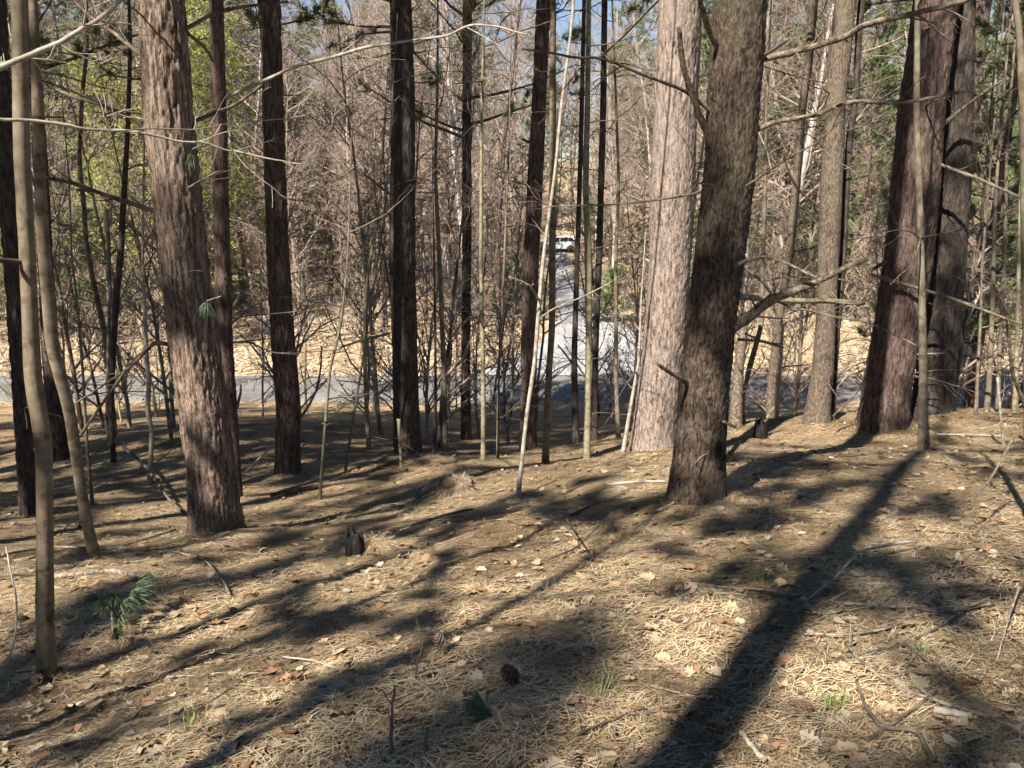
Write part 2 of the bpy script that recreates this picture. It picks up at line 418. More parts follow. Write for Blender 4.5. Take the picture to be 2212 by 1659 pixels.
# ================================================================== tree kit
def resample(P, n):
    P = np.asarray(P, float); d = np.concatenate([[0], np.cumsum(np.linalg.norm(np.diff(P[:, :3], axis=0), axis=1))])
    s = np.linspace(0, d[-1], n)
    out = np.stack([np.interp(s, d, P[:, k]) for k in range(P.shape[1])], -1)
    for _ in range(2):                                              # soften the corners
        q = out.copy(); q[1:-1] = .25*out[:-2] + .5*out[1:-1] + .25*out[2:]; out = q
    return out
def trunk_mesh(name, path, sides, rows, style, mat, seed, flare=.35, zvis=None):
    "path (n,4) x y z r from base up, in the frame of the tree; real bark relief"
    z0 = path[0, 2]
    p = resample(path, 400)
    zq = np.linspace(p[0, 2], p[-1, 2], rows)
    if zvis and p[-1, 2] > zvis: zq = np.concatenate([np.linspace(p[0, 2], zvis, rows - 30, endpoint=False), np.linspace(zvis, p[-1, 2], 30)])
    p = np.stack([np.interp(zq, p[:, 2], p[:, k]) for k in range(4)], -1)
    th = np.arange(sides) * 2 * math.pi / sides
    C, S = np.cos(th)[None], np.sin(th)[None]
    r = p[:, 3:4]; zz = p[:, 2:3]
    h = zz - z0
    cx, cy = C * r, S * r
    lobes = noise(C*1.6 + 9, S*1.6 + 3, seed, seed)
    rad = r * (1 + flare * np.exp(-np.maximum(h, 0) / .24) * (.35 + 1.3 * lobes))
    rad = rad * (1 + .10 * (noise(C*1.2, S*1.2, zz*1.1, seed+1) - .5) + .05 * (noise(C*3, S*3, zz*3, seed+2) - .5))
    if style == 'plate':
        wz = zz + .05*noise(cx*9, cy*9, zz*3, seed+9)
        d = worley(cx*32, cy*32, wz*4.5 + .0*cx, seed+3)
        rad = rad + .015 * (np.clip(d*3.2, 0, 1) - .8) + .010 * (noise(cx*60, cy*60, zz*28, seed+4) - .5)
    elif style == 'scale':
        d = worley(cx*42, cy*42, zz*15 + .0*cx, seed+3)
        rad = rad + .006 * (np.clip(d*2.5, 0, 1) - .6) + .006 * (noise(cx*80, cy*80, zz*50, seed+4) - .5)
    elif style == 'flake':
        d = worley(cx*40, cy*40, zz*9 + .0*cx, seed+3)
        rad = rad + .008 * (np.clip(d*2.2, 0, 1) - .6) + .010 * (noise(cx*70, cy*70, zz*30, seed+4) - .5)
    else:
        rad = rad * (1 + .05 * (noise(C*2, S*2, zz*6, seed+4) - .5))
    X = p[:, 0:1] + rad * C; Y = p[:, 1:2] + rad * S; Z = np.broadcast_to(zz, X.shape)
    i = np.arange(rows-1)[:, None]*sides + np.arange(sides)[None]; j = np.arange(rows-1)[:, None]*sides + (np.arange(sides)+1)[None] % sides
    mb = MB(); mb.add(np.stack([X, Y, Z], -1), np.stack([i, j, j+sides, i+sides], -1).reshape(-1, 4))
    mb.f.append((np.arange(sides) + (rows-1)*sides)[None])
    return mb.mesh(name, mat)

# ---- generic woods meshes, shared by many trees
def deciduous(seed, H, r0, n1, n2, n3, low=.22, spread=.32, rise=.35):
    g = np.random.default_rng(seed)
    T = bend(np.zeros((1, 3)), np.array([[g.normal(0,.04), g.normal(0,.04), 1.]]), np.array([H]), 14, .045, .03, g)
    T[:, :, 2] -= .2
    R = (r0 * (1 - np.linspace(0, .93, 14)))[None]
    tr = MB(); tubes(T, R, 8, tr)
    br = MB()
    p, t, r, u = along(T, R, n1, low, .99, g)
    D = dirs(len(p), g); D[:, 2] = np.abs(D[:, 2])*.5 + rise
    P1 = bend(p, D, H*spread*(1.15-u)*g.uniform(.5, 1.1, len(p)), 6, .16, .06, g)
    R1 = np.minimum(r*.6, .035)[:, None] * np.linspace(1, .3, 6)[None] + .004
    tubes(P1, R1, 4, br, cap=False)
    p, t, r, u = along(P1, R1, n2, .15, .98, g)
    P2 = bend(p, t*.8 + dirs(len(p), g)*.9 + [0, 0, .15], H*spread*.36*g.uniform(.4, 1, len(p)), 4, .2, .05, g)
    R2 = np.maximum(r*.55, .006)[:, None] * np.linspace(1, .55, 4)[None]
    tubes(P2, R2, 3, br)
    p, t, r, u = along(P2, R2, n3, .2, 1, g)
    P3 = bend(p, t*.8 + dirs(len(p), g)*.9, H*spread*.2*g.uniform(.4, 1, len(p)), 3, .2, .03, g)
    R3 = np.full((len(p), 3), .0048); tubes(P3, R3, 3, br)
    return tr, br, P3
def leaves_on(P3, n, size, cols, seed, jitter=.05):
    g = np.random.default_rng(seed); mb = MB()
    k = g.integers(0, len(P3), n); p = P3[k, -1] + g.normal(0, jitter, (n, 3))
    a = dirs(n, g); b = np.cross(a, dirs(n, g)); b /= np.linalg.norm(b, axis=1, keepdims=True)
    s = size * g.uniform(.6, 1.3, n)[:, None]
    V = np.stack([p, p + a*s*.55 + b*s*.36, p + a*s, p + a*s*.5 - b*s*.36], 1)
    c = np.asarray(cols)[g.integers(0, len(cols), n)] * g.uniform(.75, 1.2, (n, 1))
    mb.add(V, np.arange(n*4).reshape(-1, 4), np.repeat(c, 4, axis=0))
    return mb
GREEN = [(.12,.155,.06), (.16,.20,.08), (.10,.13,.06), (.21,.25,.11)]
def tuft(p, d, L, n, wd, g, spread=.55):
    "needle sprays at points p heading d -> vertices, faces"
    k = len(p)
    dd = np.repeat(d, n, 0) + dirs(k*n, g)*spread; dd /= np.linalg.norm(dd, axis=1, keepdims=True)
    q = np.repeat(p, n, 0); s = np.cross(dd, dirs(k*n, g)); s /= np.linalg.norm(s, axis=1, keepdims=True)
    ln = L * g.uniform(.6, 1.1, (k*n, 1))
    return np.stack([q - s*wd, q + s*wd, q + dd*ln], 1)
def pine(seed, H, r0, crown0, width, nb, ntuft, dead=18, sparse=1.0, tn=8, tw=.014, tl=.27):
    g = np.random.default_rng(seed)
    T = bend(np.zeros((1, 3)), np.array([[g.normal(0,.015), g.normal(0,.015), 1.]]), np.array([H]), 12, .015, .02, g); T[:, :, 2] -= .2
    R = (r0 * (1 - np.linspace(0, .94, 12)))[None]
    tr = MB(); tubes(T, R, 10, tr)
    dd = MB()
    if dead:
        p, t, r, u = along(T, R, dead, .07, crown0 + .12, g)
        D = dirs(len(p), g); D[:, 2] = g.uniform(-.1, .35, len(p))
        P1 = bend(p, D, width*g.uniform(.3, .85, len(p)), 6, .1, .0, g); R1 = np.linspace(.017, .006, 6)[None]*np.ones((len(p), 1)); tubes(P1, R1, 4, dd, cap=False)
        p, t, r, u = along(P1, R1, 5, .25, 1, g)
        P2 = bend(p, t + dirs(len(p), g)*.8, width*.28*g.uniform(.3, 1, len(p)), 4, .15, 0, g); tubes(P2, np.full((len(p), 4), .005), 3, dd)
    cr = MB(); fo = MB()
    p, t, r, u = along(T, R, nb, crown0, .995, g)
    D = dirs(len(p), g); D[:, 2] = g.uniform(-.05, .45, len(p))
    k = (u - crown0) / (1 - crown0)
    ln = width * (1.08 - k) ** .8 * g.uniform(.55, 1.1, len(p)) + .3
    P1 = bend(p, D, ln, 6, .08, .04, g); R1 = np.linspace(.03, .008, 6)[None]*np.ones((len(p), 1)); tubes(P1, R1, 4, cr, cap=False)
    p, t, r, u = along(P1, R1, 5, .3, 1, g)
    P2 = bend(p, t + dirs(len(p), g)*.7, width*.24*g.uniform(.4, 1, len(p)), 3, .1, .05, g); tubes(P2, np.full((len(p), 3), .007), 3, cr)
    p, t, r, u = along(P2, np.full((len(P2), 3), .007), max(1, int(ntuft / len(P2))), .15, 1, g)
    keep = g.random(len(p)) < sparse; p = p[keep]; t = t[keep]
    V = tuft(p, t*.6 + [0, 0, .35], tl, tn, tw, g, .9)
    c = np.asarray(GREEN)[g.integers(0, 4, len(p))] * g.uniform(.8, 1.25, (len(p), 1))
    fo.add(V, np.arange(len(V)*3).reshape(-1, 3), np.repeat(c, 3*tn, 0))
    return tr, dd, cr, fo

TREES = {}; FAR = {}
def proto_deciduous(key, mat, leaf=None, **kw):
    tr, br, P3 = deciduous(**kw)
    if key.startswith('tall'):
        FAR[key] = joined([(tr, M['bg_' + mat]), (br, M['twig'])], "far_tree"); return
    d = [("trunk", tr.mesh("bare_trunk", M['bg_' + mat]), None), ("crown", br.mesh("bare_crown", M['twig']), None)]
    far = [(tr, M['bg_' + mat]), (br, M['twig'])]
    if leaf:
        lm = M['bud' if leaf[2][0][1] > leaf[2][0][0]*.95 else 'leaf']; lv = leaves_on(P3, *leaf, kw['seed'])
        d.append(("leaves", lv.mesh("tree_leaves", lm, False), "stuff")); far.append((lv, lm))
    TREES[key] = d
    if not key.startswith("bud"): FAR[key] = joined(far, "far_tree")
YG = [(.33,.38,.09), (.40,.40,.11), (.27,.34,.08), (.38,.33,.10)]
TAN = [(.36,.25,.13), (.46,.34,.19), (.30,.19,.10), (.42,.33,.14)]
OCH = [(.34,.27,.10), (.44,.33,.12), (.30,.2,.09), (.36,.32,.1)]
for a, (mt, H, r0) in enumerate((('grey', 19, .17), ('dark', 17, .14), ('grey', 21, .2), ('pink', 18, .15), ('stem', 16, .12))):
    proto_deciduous("tall%d" % a, mt, seed=100+a, H=H, r0=r0, n1=34, n2=7, n3=4, low=.2)
for a, (mt, H, r0) in enumerate((('stem', 8, .045), ('olive', 9.5, .05), ('grey', 7, .04), ('stem', 10, .055), ('smooth', 6, .035), ('dark', 8.5, .05))):
    proto_deciduous("sap%d" % a, mt, leaf=(420, .06, TAN) if a in (0, 4) else (500, .05, OCH) if a == 1 else None, seed=200+a, H=H, r0=r0, n1=26, n2=5, n3=3, low=.07, spread=.24, rise=.75)
for a in range(2):
    proto_deciduous("bud%d" % a, 'stem', leaf=(9000, .12, YG), seed=300+a, H=14+2*a, r0=.11, n1=34, n2=7, n3=4, low=.1, spread=.3)
def proto_pine(key, mat, **kw):
    tr, dd, cr, fo = pine(**kw)
    if key in ('pine0', 'pine1'):
        FAR[key] = joined([(tr, M['bg_' + mat]), (dd, M['deaddark']), (cr, M['bg_dark']), (fo, M['needle'])], "far_pine"); return
    d = [("trunk", tr.mesh("pine_trunk", M['bg_' + mat]), None)]
    if dd.n: d.append(("dead_branches", dd.mesh("pine_dead_branches", M['deaddark']), "stuff"))
    d += [("crown", cr.mesh("pine_limbs", M['bg_dark']), None), ("needles", fo.mesh("pine_needles", M['needle'], False), "stuff")]
    TREES[key] = d
    if key.startswith("pine"): FAR[key] = joined([(tr, M['bg_' + mat]), (dd, M['deaddark']), (cr, M['bg_dark']), (fo, M['needle'])], "far_pine")
proto_pine("pine0", 'dark', seed=401, H=22, r0=.22, crown0=.24, width=4.2, nb=120, ntuft=9000, dead=30)
proto_pine("pine1", 'pine', seed=402, H=24, r0=.25, crown0=.30, width=4.4, nb=120, ntuft=9000, dead=34)
proto_pine("pine2", 'dark', seed=403, H=17, r0=.16, crown0=.14, width=3.4, nb=120, ntuft=8400, dead=16)
proto_pine("open0", 'pine', seed=406, H=22, r0=.19, crown0=.45, width=2.5, nb=34, ntuft=1300, dead=26)
proto_pine("open1", 'dark', seed=407, H=20, r0=.16, crown0=.5, width=2.1, nb=28, ntuft=1000, dead=22)
proto_pine("open2", 'dark', seed=408, H=12, r0=.12, crown0=.5, width=1.7, nb=24, ntuft=900, dead=14)
proto_pine("young0", 'stem', seed=404, H=7, r0=.07, crown0=.06, width=2.2, nb=70, ntuft=4600, dead=0)
proto_pine("young1", 'stem', seed=405, H=4.2, r0=.045, crown0=.05, width=1.6, nb=56, ntuft=3200, dead=0)
def plant(key, name, label, cat, x, y, s=1.0, rz=None, group=None, z=None):
    t = thing(name, label, cat, (x, y, float(ground_z(x, y)[0]) if z is None else z), group, random.uniform(0, 6.28) if rz is None else rz)
    t.scale = (s, s, s)
    for nm, me, kd in TREES[key]: put(nm, me, t, kind=kd)
    return t
def plant_far(key, name, label, cat, x, y, s=1.0, group=None):
    o = put(name, FAR[key], None, (x, y, float(ground_z(x, y)[0]))); o.rotation_euler = (0, 0, random.uniform(0, 6.28)); o.scale = (s, s, s)
    return tag(o, label, cat, group)
# crowns for the pines whose tops rise out of the picture
def crown_only(seed, H, width, nb, ntuft, sparse):
    tr, dd, cr, fo = pine(seed, H, .2, .02, width, nb, ntuft, 0, sparse=sparse, tn=14, tw=.0055, tl=.2)
    return cr.mesh("high_limbs", M['bg_dark']), fo.mesh("high_needles", M['needle'], False)
HIGH = [crown_only(501, 12, 3.3, 60, 4400, .85), crown_only(502, 11, 2.9, 52, 3800, .85)]

# ---- trees surveyed one by one
def poly_tree(name, label, cat, pts, mat, style='smooth', top=None, sides=20, rows=60, flare=.3, branches=(), crown=None, Y=None, stubs=0, slope=.5, group=None, deep=0.0):
    """pts: (u, v, width) from the top of the picture down to the base"""
    b = hit(pts[-1][0], pts[-1][1]) if Y is None else at(pts[-1][0], pts[-1][1], Y)
    Yb = b[1]
    W = []
    n = len(pts)
    for k, (u, v, wd) in enumerate(reversed(pts)):
        p = at(u, v, Yb + deep * k / max(1, n-1)); W.append([*p, size(wd, p) / 2])
    if top:
        p, q = np.array(W[-1]), np.array(W[-2]); d = (p - q) / max(1e-3, p[2] - q[2]); zt = b[2] + top
        if zt > p[2] + .3:
            nn = 5
            for k in range(1, nn + 1):
                f = k / nn; dz = (zt - p[2]) * f
                W.append([p[0] + d[0]*dz*slope, p[1] + d[1]*dz*slope, p[2] + dz, p[3] * (1 - f*.9)])
    W = np.array(W)
    t = thing(name, label, cat, tuple(b), group)
    L = W.copy(); L[:, :3] -= b
    foot = L[0].copy(); foot[2] -= .25
    L = np.vstack([foot, L])
    me = trunk_mesh("trunk", L, sides, rows, style, M[mat], hash(name + label) % 97 if False else int(abs(pts[-1][0])) % 97, flare, at(1106, -60, Yb)[2] - b[2]) if style != 'smooth' else None
    if me is None:
        rs = resample(L, rows); g = np.random.default_rng(int(abs(pts[-1][0])) + 5)
        rs[:, 3] *= 1 + .5*flare*np.exp(-np.maximum(rs[:, 2], 0)/.08)
        rs[:, 3] *= 1 + .07*(noise(rs[:, 2]*14, 0, 0, int(abs(pts[-1][0]))) - .5)
        m_ = MB(); tubes(rs[None, :, :3], rs[None, :, 3], max(10, sides//2), m_); me = m_.mesh("trunk", M[mat])
    put("trunk", me, t)
    g = np.random.default_rng(int(abs(pts[-1][0])) + 77)
    if stubs:
        stubs = int(stubs * 1.8)
        rs = resample(L, 40); k0 = [k for k in range(40) if rs[k, 2] > .5]
        P0, D0, L0 = [], [], []
        for _ in range(stubs):
            k = g.choice(k0); a = g.uniform(0, 6.28); P0.append(rs[k, :3] + np.array([math.cos(a), math.sin(a), 0])*rs[k, 3]*.7)
            D0.append([math.cos(a), math.sin(a), g.uniform(-.2, .5)]); L0.append(rs[k, 3]*.4 + g.uniform(.15, 1.5) ** 1.4)
        P1 = bend(np.array(P0), np.array(D0), np.array(L0), 7, .12, 0, g); R1 = np.linspace(.009, .003, 7)[None] * g.uniform(.6, 1.4, (stubs, 1))
        m_ = MB(); tubes(P1, R1, 5, m_)
        p, tg, r, u = along(P1, R1, 4, .2, 1, g)
        P2 = bend(p, tg + dirs(len(p), g)*.8, g.uniform(.1, .5, len(p)), 4, .15, 0, g); tubes(P2, np.linspace(.0028, .0016, 4)[None]*np.ones((len(p), 1)), 3, m_)
        put("dead_twigs", m_.mesh("dead_twigs", M['deaddark']), t, kind="stuff")
    for br in branches:
        bp, w0, w1, dep, bm, ntw = br[:6]
        add_branch(t, b, Yb, bp, w0, w1, dep, bm, ntw, g, br[6] if len(br) > 6 else "branch")
    if crown:
        ci, hz0, sc = crown
        zt = L[-1, 2]; k = np.interp(hz0, L[:, 2], np.arange(len(L))); k0 = int(min(k, len(L)-2)); c = L[k0] + (L[k0+1] - L[k0])*(k - k0)
        cl, cn = HIGH[ci]
        for nm, m_, kd in (("crown", cl, None), ("needles", cn, "stuff")):
            o = put(nm, m_, t, (float(c[0]), float(c[1]), float(hz0)), kd); o.scale = (sc, sc, (zt - hz0) / (12 if ci == 0 else 11)); o.rotation_euler[2] = g.uniform(0, 6.28)
    return t
def add_branch(t, b, Y0, bp, w0, w1, dep, bm, ntw, g, nm="branch"):
    n = len(bp); Q = []
    for k, (u, v) in enumerate(bp):
        f = k / (n - 1); p = at(u, v, Y0 + dep * f); Q.append([*(p - b), size(w0 + (w1 - w0) * f, p) / 2])
    Q = resample(np.array(Q), max(12, n * 5))
    Q[:, :3] += np.cumsum(g.normal(0, .0016, (len(Q), 3)), 0) * .6
    Q[:, 3] *= 1 + .22 * (noise(np.arange(len(Q))*.6, 0, 0, int(g.integers(999))) - .5)
    m_ = MB(); tubes(Q[None, :, :3], Q[None, :, 3], 8, m_)
    o = put(nm, m_.mesh(nm, M[bm]), t)
    if ntw:
        Ln = np.linalg.norm(Q[-1, :3] - Q[0, :3])
        p, tg, r, u = along(Q[None, :, :3], Q[None, :, 3], ntw, .15, 1, g)
        P2 = bend(p, tg*.9 + dirs(len(p), g)*.9, Ln*.24*g.uniform(.2, 1, len(p)), 5, .16, .0, g)
        R2 = np.maximum(np.minimum(r*.5, .006), .0016)[:, None]*np.linspace(1, .5, 5)[None]; m2 = MB(); tubes(P2, R2, 4, m2)
        p, tg, r, u = along(P2, R2, 3, .3, 1, g)
        P3 = bend(p, tg + dirs(len(p), g)*.8, Ln*.09*g.uniform(.3, 1, len(p)), 4, .16, .0, g)
        tubes(P3, np.full((len(p), 4), .0014), 3, m2)
        put("twigs", m2.mesh("twigs", M[bm]), o, kind="stuff")
    return o
# ================================================================== the trees of the near slope
D = 'deaddark'
poly_tree("pine_tree", "big lit pine with flaking bark left of centre, its shaded foot on the needle slope", "pine tree",
    [(350,0,95),(363,233,100),(395,553,103),(431,820,103),(453,986,98),(465,1106,103),(467,1165,108)], 'pine', 'plate', top=20, sides=112, rows=380, flare=.55, crown=(0, 10, 1.0), stubs=10,
    branches=[([(338,457),(233,423),(167,397),(97,382)],11,7,-.5,D,6), ([(322,273),(233,233),(147,207),(63,167)],9,6,.6,D,8), ([(318,130),(260,83),(200,40),(160,3)],9,6,1.0,D,6),
              ([(312,172),(287,172),(233,163),(213,167),(200,193)],5,3,-.3,D,4), ([(400,63),(463,27),(523,13),(623,0)],9,5,.8,D,4), ([(408,267),(457,247),(500,233),(563,187)],9,6,1.2,D,5),
              ([(404,70),(447,107),(460,133)],7,5,.6,D,3), ([(376,746),(333,738),(320,753),(283,786),(233,853),(170,943)],10,6,.6,D,5), ([(322,752),(283,792),(240,820),(160,873)],6,4,.9,D,3)])
poly_tree("pine_tree", "slender knobbly dark trunk tucked right behind the big lit pine", "pine tree",
    [(467,0,30),(473,233,31),(480,553,33),(487,753,33),(498,900,30),(508,1080,32)], 'dark', 'scale', top=16, sides=40, rows=220, crown=(1, 9, .7), stubs=8,
    branches=[([(483,213),(550,183),(633,143),(737,117),(780,102),(837,93),(897,83),(970,75),(1014,50),(1067,52),(1137,72)],8,4,-1.6,'pale',8),
              ([(500,740),(540,735),(583,731)],4,3,.3,D,3), ([(500,739),(540,738),(587,761),(633,763),(737,753)],4,2,-.4,D,4), ([(500,700),(540,666),(577,645)],4,3,.4,D,3),
              ([(505,664),(520,640),(528,620)],9,5,-.15,D,0), ([(512,880),(520,850),(521,830)],7,4,-.1,D,0)])
poly_tree("pine_tree", "straight dark reddish trunk with one lit patch, second pine from the left", "pine tree",
    [(586,0,38),(590,233,44),(600,553,47),(612,753,50),(622,886,50),(622,1030,54)], 'dark', 'plate', top=20, sides=64, rows=260, crown=(0, 7.4, .9), stubs=16)
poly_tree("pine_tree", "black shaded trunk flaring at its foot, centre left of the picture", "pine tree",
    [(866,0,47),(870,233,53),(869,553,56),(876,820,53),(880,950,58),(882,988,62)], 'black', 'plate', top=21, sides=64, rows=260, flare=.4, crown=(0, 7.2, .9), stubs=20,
    branches=[([(842,420),(820,403),(787,377)],6,4,-.2,D,0), ([(897,515),(908,508),(915,503)],7,4,-.1,D,0), ([(842,720),(780,735),(737,750)],6,4,-.6,D,5)])
poly_tree("pine_tree", "thin brown trunk right of the black one, standing low by the road", "pine tree",
    [(1010,0,21),(1008,300,20),(1008,553,20),(1006,820,20),(1007,948,23)], 'dark', 'plate', top=18, sides=36, rows=160, crown=(1, 6.0, .8), stubs=18)
poly_tree("pine_tree", "dark maroon trunk left of the driveway, slightly leaning right towards its top", "pine tree",
    [(1175,0,31),(1164,233,31),(1157,367,34),(1147,553,34),(1142,786,34),(1141,978,37)], 'dark', 'plate', top=19, sides=48, rows=200, crown=(1, 7.2, .9), stubs=16,
    branches=[([(1128,300),(1134,303),(1142,306)],5,7,.1,D,0)])
poly_tree("pine_tree", "broad pale pinkish trunk in full sun behind the branchy front pine", "pine tree",
    [(1470,0,96),(1460,233,90),(1452,400,92),(1447,553,86),(1435,753,92),(1420,886,94),(1410,985,98)], 'pink', 'flake', top=21, sides=112, rows=380, flare=.55, crown=(0, 11, 1.0), stubs=6)
poly_tree("pine_tree", "nearest right-hand trunk with broken dead limbs and a dark hollow low down", "pine tree",
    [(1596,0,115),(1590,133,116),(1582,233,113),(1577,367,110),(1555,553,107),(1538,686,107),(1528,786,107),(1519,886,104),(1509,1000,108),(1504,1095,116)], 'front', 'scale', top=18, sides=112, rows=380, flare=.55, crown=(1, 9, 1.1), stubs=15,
    branches=[([(1560,722),(1618,686),(1662,650),(1725,626),(1768,610),(1825,580),(1872,563)],27,9,-.5,'dead',9), ([(1590,640),(1692,650),(1795,651),(1865,656)],14,10,.6,'olive',5),
              ([(1632,130),(1708,113),(1758,100),(1822,80),(1862,53),(1915,40),(1968,30),(2042,13),(2108,-6)],15,12,-.7,'dead',10), ([(1640,125),(1668,110),(1700,86)],9,5,-.3,'dead',0),
              ([(1615,287),(1675,263),(1722,255),(1768,247),(1802,230),(1848,218),(1942,223),(2008,213),(2073,200)],12,7,-.6,'dead',10),
              ([(1570,122),(1548,97),(1528,60),(1515,17),(1505,-30)],15,12,-.35,'dead',0), ([(1556,352),(1532,300),(1505,233),(1475,140),(1470,60)],17,11,-.4,'dead',0),
              ([(1560,262),(1508,217),(1474,193),(1404,167),(1354,147),(1297,125),(1237,123),(1187,113),(1127,103)],8,5,-.7,D,8), ([(1297,124),(1354,73),(1424,3)],5,4,-.7,D,3),
              ([(1490,832),(1475,820),(1446,803),(1417,785)],15,7,-.35,'dead',0), ([(1560,600),(1578,585),(1608,563),(1658,553),(1708,573),(1765,600)],10,6,-.4,'dead',7),
              ([(1552,1012),(1575,985),(1602,953)],13,8,-.25,'dead',0), ([(1560,1000),(1548,978),(1520,984),(1492,1008)],4,2,-.3,'olive',0), ([(1545,905),(1565,913),(1590,924)],9,6,-.25,'dead',0),
              ([(1595,733),(1648,738),(1692,750)],7,5,.2,'dead',0), ([(1575,560),(1640,600),(1680,655),(1758,673),(1808,686),(1875,696),(1985,750)],6,3,-.5,'dead',6),
              ([(1610,720),(1650,740),(1690,742)],5,3,.3,D,2), ([(1600,680),(1660,688),(1700,690)],5,3,.3,D,2)])
poly_tree("pine_tree", "sunlit grey brown trunk with a crack, between the front pine and the dark right pine", "pine tree",
    [(1826,0,44),(1815,120,44),(1803,233,44),(1798,367,46),(1790,553,44),(1784,700,42),(1778,800,45),(1768,880,50),(1764,922,56)], 'scaly', 'scale', top=18, sides=56, rows=240, crown=(1, 6.6, .9), stubs=22,
    branches=[([(1768,447),(1722,407),(1708,380),(1692,340)],6,3,-.3,D,3)])
poly_tree("pine_tree", "thin black trunk close against the right side of the cracked grey trunk", "pine tree",
    [(1862,0,14),(1855,67,14),(1850,200,13),(1835,300,15),(1828,400,15),(1822,553,14),(1808,690,18),(1795,850,20),(1792,915,24)], 'black', 'scale', top=14, sides=28, rows=120, stubs=10)
poly_tree("pine_tree", "massive dark trunk in shade at the right, leaning right with a spreading foot", "pine tree",
    [(2022,0,92),(2005,133,90),(1990,233,92),(1980,367,95),(1962,553,98),(1940,700,98),(1920,820,98),(1902,935,104)], 'dark', 'plate', top=21, sides=80, rows=300, flare=.4, crown=(0, 11, 1.0), stubs=24,
    branches=[([(1925,560),(1868,590),(1942,610),(2042,640),(2108,663),(2212,703)],9,6,-.9,D,5), ([(1990,333),(2042,360),(2108,383),(2212,430)],8,6,-.7,'stem',4), ([(2030,275),(2085,230),(2125,200),(2162,177)],9,6,-.4,D,3),
              ([(1940,780),(1985,765),(2040,763)],4,2,-.4,'pale',3), ([(1930,850),(1880,800),(1850,850),(1800,900)],6,4,-.3,D,3)])
poly_tree("pine_tree", "black shaded hollow-footed trunk half hidden behind the massive right-hand pine", "pine tree",
    [(2082,0,45),(2070,233,60),(2062,400,64),(2050,553,70),(2035,700,75),(2020,820,78),(2010,900,84)], 'black', 'plate', top=18, sides=56, rows=220, flare=.5, crown=(1, 10, .9), stubs=12)
poly_tree("pine_tree", "slim lit and dark striped trunk at far right behind the massive pine", "pine tree",
    [(2125,0,33),(2108,133,35),(2090,333,30),(2068,553,26),(2050,700,24),(2042,872,26)], 'dark', 'scale', top=17, sides=36, rows=160, crown=(1, 5.5, .8), stubs=14)
poly_tree("pine_tree", "leaning dark stem just right of the front pine, lit low on its left side", "pine tree",
    [(1757,0,20),(1747,133,17),(1733,233,17),(1723,367,17),(1705,553,18),(1683,686,18),(1668,820,18),(1663,903,20)], 'scaly', 'scale', top=14, sides=32, rows=150, stubs=16)
poly_tree("pine_tree", "black shaded trunk at the far left edge, leaning left behind the tan saplings", "pine tree",
    [(-12,0,44),(5,300,40),(28,553,38),(46,830,36),(62,1112,36)], 'black', 'plate', top=19, sides=48, rows=200, crown=(0, 10, .9), stubs=10)
poly_tree("pine_tree", "rough dark trunk behind the pair of tan saplings at left", "pine tree",
    [(68,0,22),(80,233,26),(92,433,28),(100,600,30),(112,800,34),(128,990,38)], 'dark', 'plate', top=18, sides=40, rows=170, crown=(1, 6.0, .8), stubs=12)
# ------------------------------------------------------------------ saplings
S = 'sapling'
poly_tree("sapling", "nearest smooth tan sapling with a bent trunk, at lower left", S,
    [(42,0,31),(47,333,32),(59,553,31),(71,820,34),(95,960,34),(97,1106,33),(97,1340,36),(103,1486,40)], 'smooth', top=6, rows=140, sides=36, stubs=3)
poly_tree("sapling", "tan sapling leaning left behind the nearest bent one, foot on the slope", S,
    [(70,-40,18),(80,200,22),(90,480,25),(97,560,26),(113,753,26),(150,886,24),(183,1106,22),(208,1220,24)], 'smooth', top=7, rows=120, sides=28)
poly_tree("sapling", "pale slender sapling forking at mid height, leaning right, nearest in the middle", S,
    [(1240,0,6),(1230,100,6),(1212,233,7),(1200,367,7),(1174,553,8),(1165,653,9),(1155,786,9),(1139,886,9),(1125,1020,9),(1119,1070,11)], 'pale', top=8, rows=90, sides=24,
    branches=[([(1165,650),(1150,622),(1137,612),(1100,598)],6,2,-.3,'pale',4), ([(1163,690),(1200,662),(1260,640),(1320,610)],4,2,-.5,'pale',4)])
poly_tree("sapling", "straight tan sapling between the maroon trunk and the driveway", S,
    [(1195,0,12),(1194,233,14),(1193,553,15),(1193,700,14),(1185,820,14),(1178,1000,16)], 'smooth', top=9, rows=80, sides=24, stubs=4)
poly_tree("sapling", "yellowish tan sapling standing in front of the driveway mouth", S,
    [(1272,0,10),(1269,233,12),(1265,400,13),(1271,553,16),(1272,720,14),(1270,886,14),(1267,993,17)], 'olive', top=9, rows=80, sides=24, stubs=4)
poly_tree("sapling", "pale knobbly sapling in front of the thin brown trunk, centre", S,
    [(1046,0,5),(1040,267,6),(1039,553,9),(1044,820,10),(1044,996,11)], 'olive', top=8, rows=70, sides=20, stubs=5)
poly_tree("sapling", "black thin stem leaning between the two tan saplings at the driveway", S,
    [(1262,0,9),(1255,300,10),(1247,553,11),(1240,786,13),(1244,960,17)], 'black', top=10, rows=70, sides=22, stubs=8,
    branches=[([(1240,790),(1222,765),(1205,745)],6,3,-.3,'black',2)])
poly_tree("sapling", "tall black stem right of the yellowish sapling", S,
    [(1306,0,13),(1303,233,14),(1294,553,14),(1286,753,14),(1284,953,14)], 'black', top=12, rows=80, sides=22, stubs=10)
poly_tree("sapling", "thin dark green stem left of the pinkish trunk, over the driveway", S,
    [(1322,0,4),(1328,150,5),(1337,400,7),(1330,553,8),(1331,820,9),(1336,952,12)], 'stem', top=8, rows=70, sides=18, stubs=8)
poly_tree("sapling", "pale thin sapling leaning onto the foot of the pinkish trunk", S,
    [(1395,500,3),(1385,650,4),(1380,780,6),(1362,880,8),(1345,983,10)], 'pale', rows=60, sides=18, stubs=3)
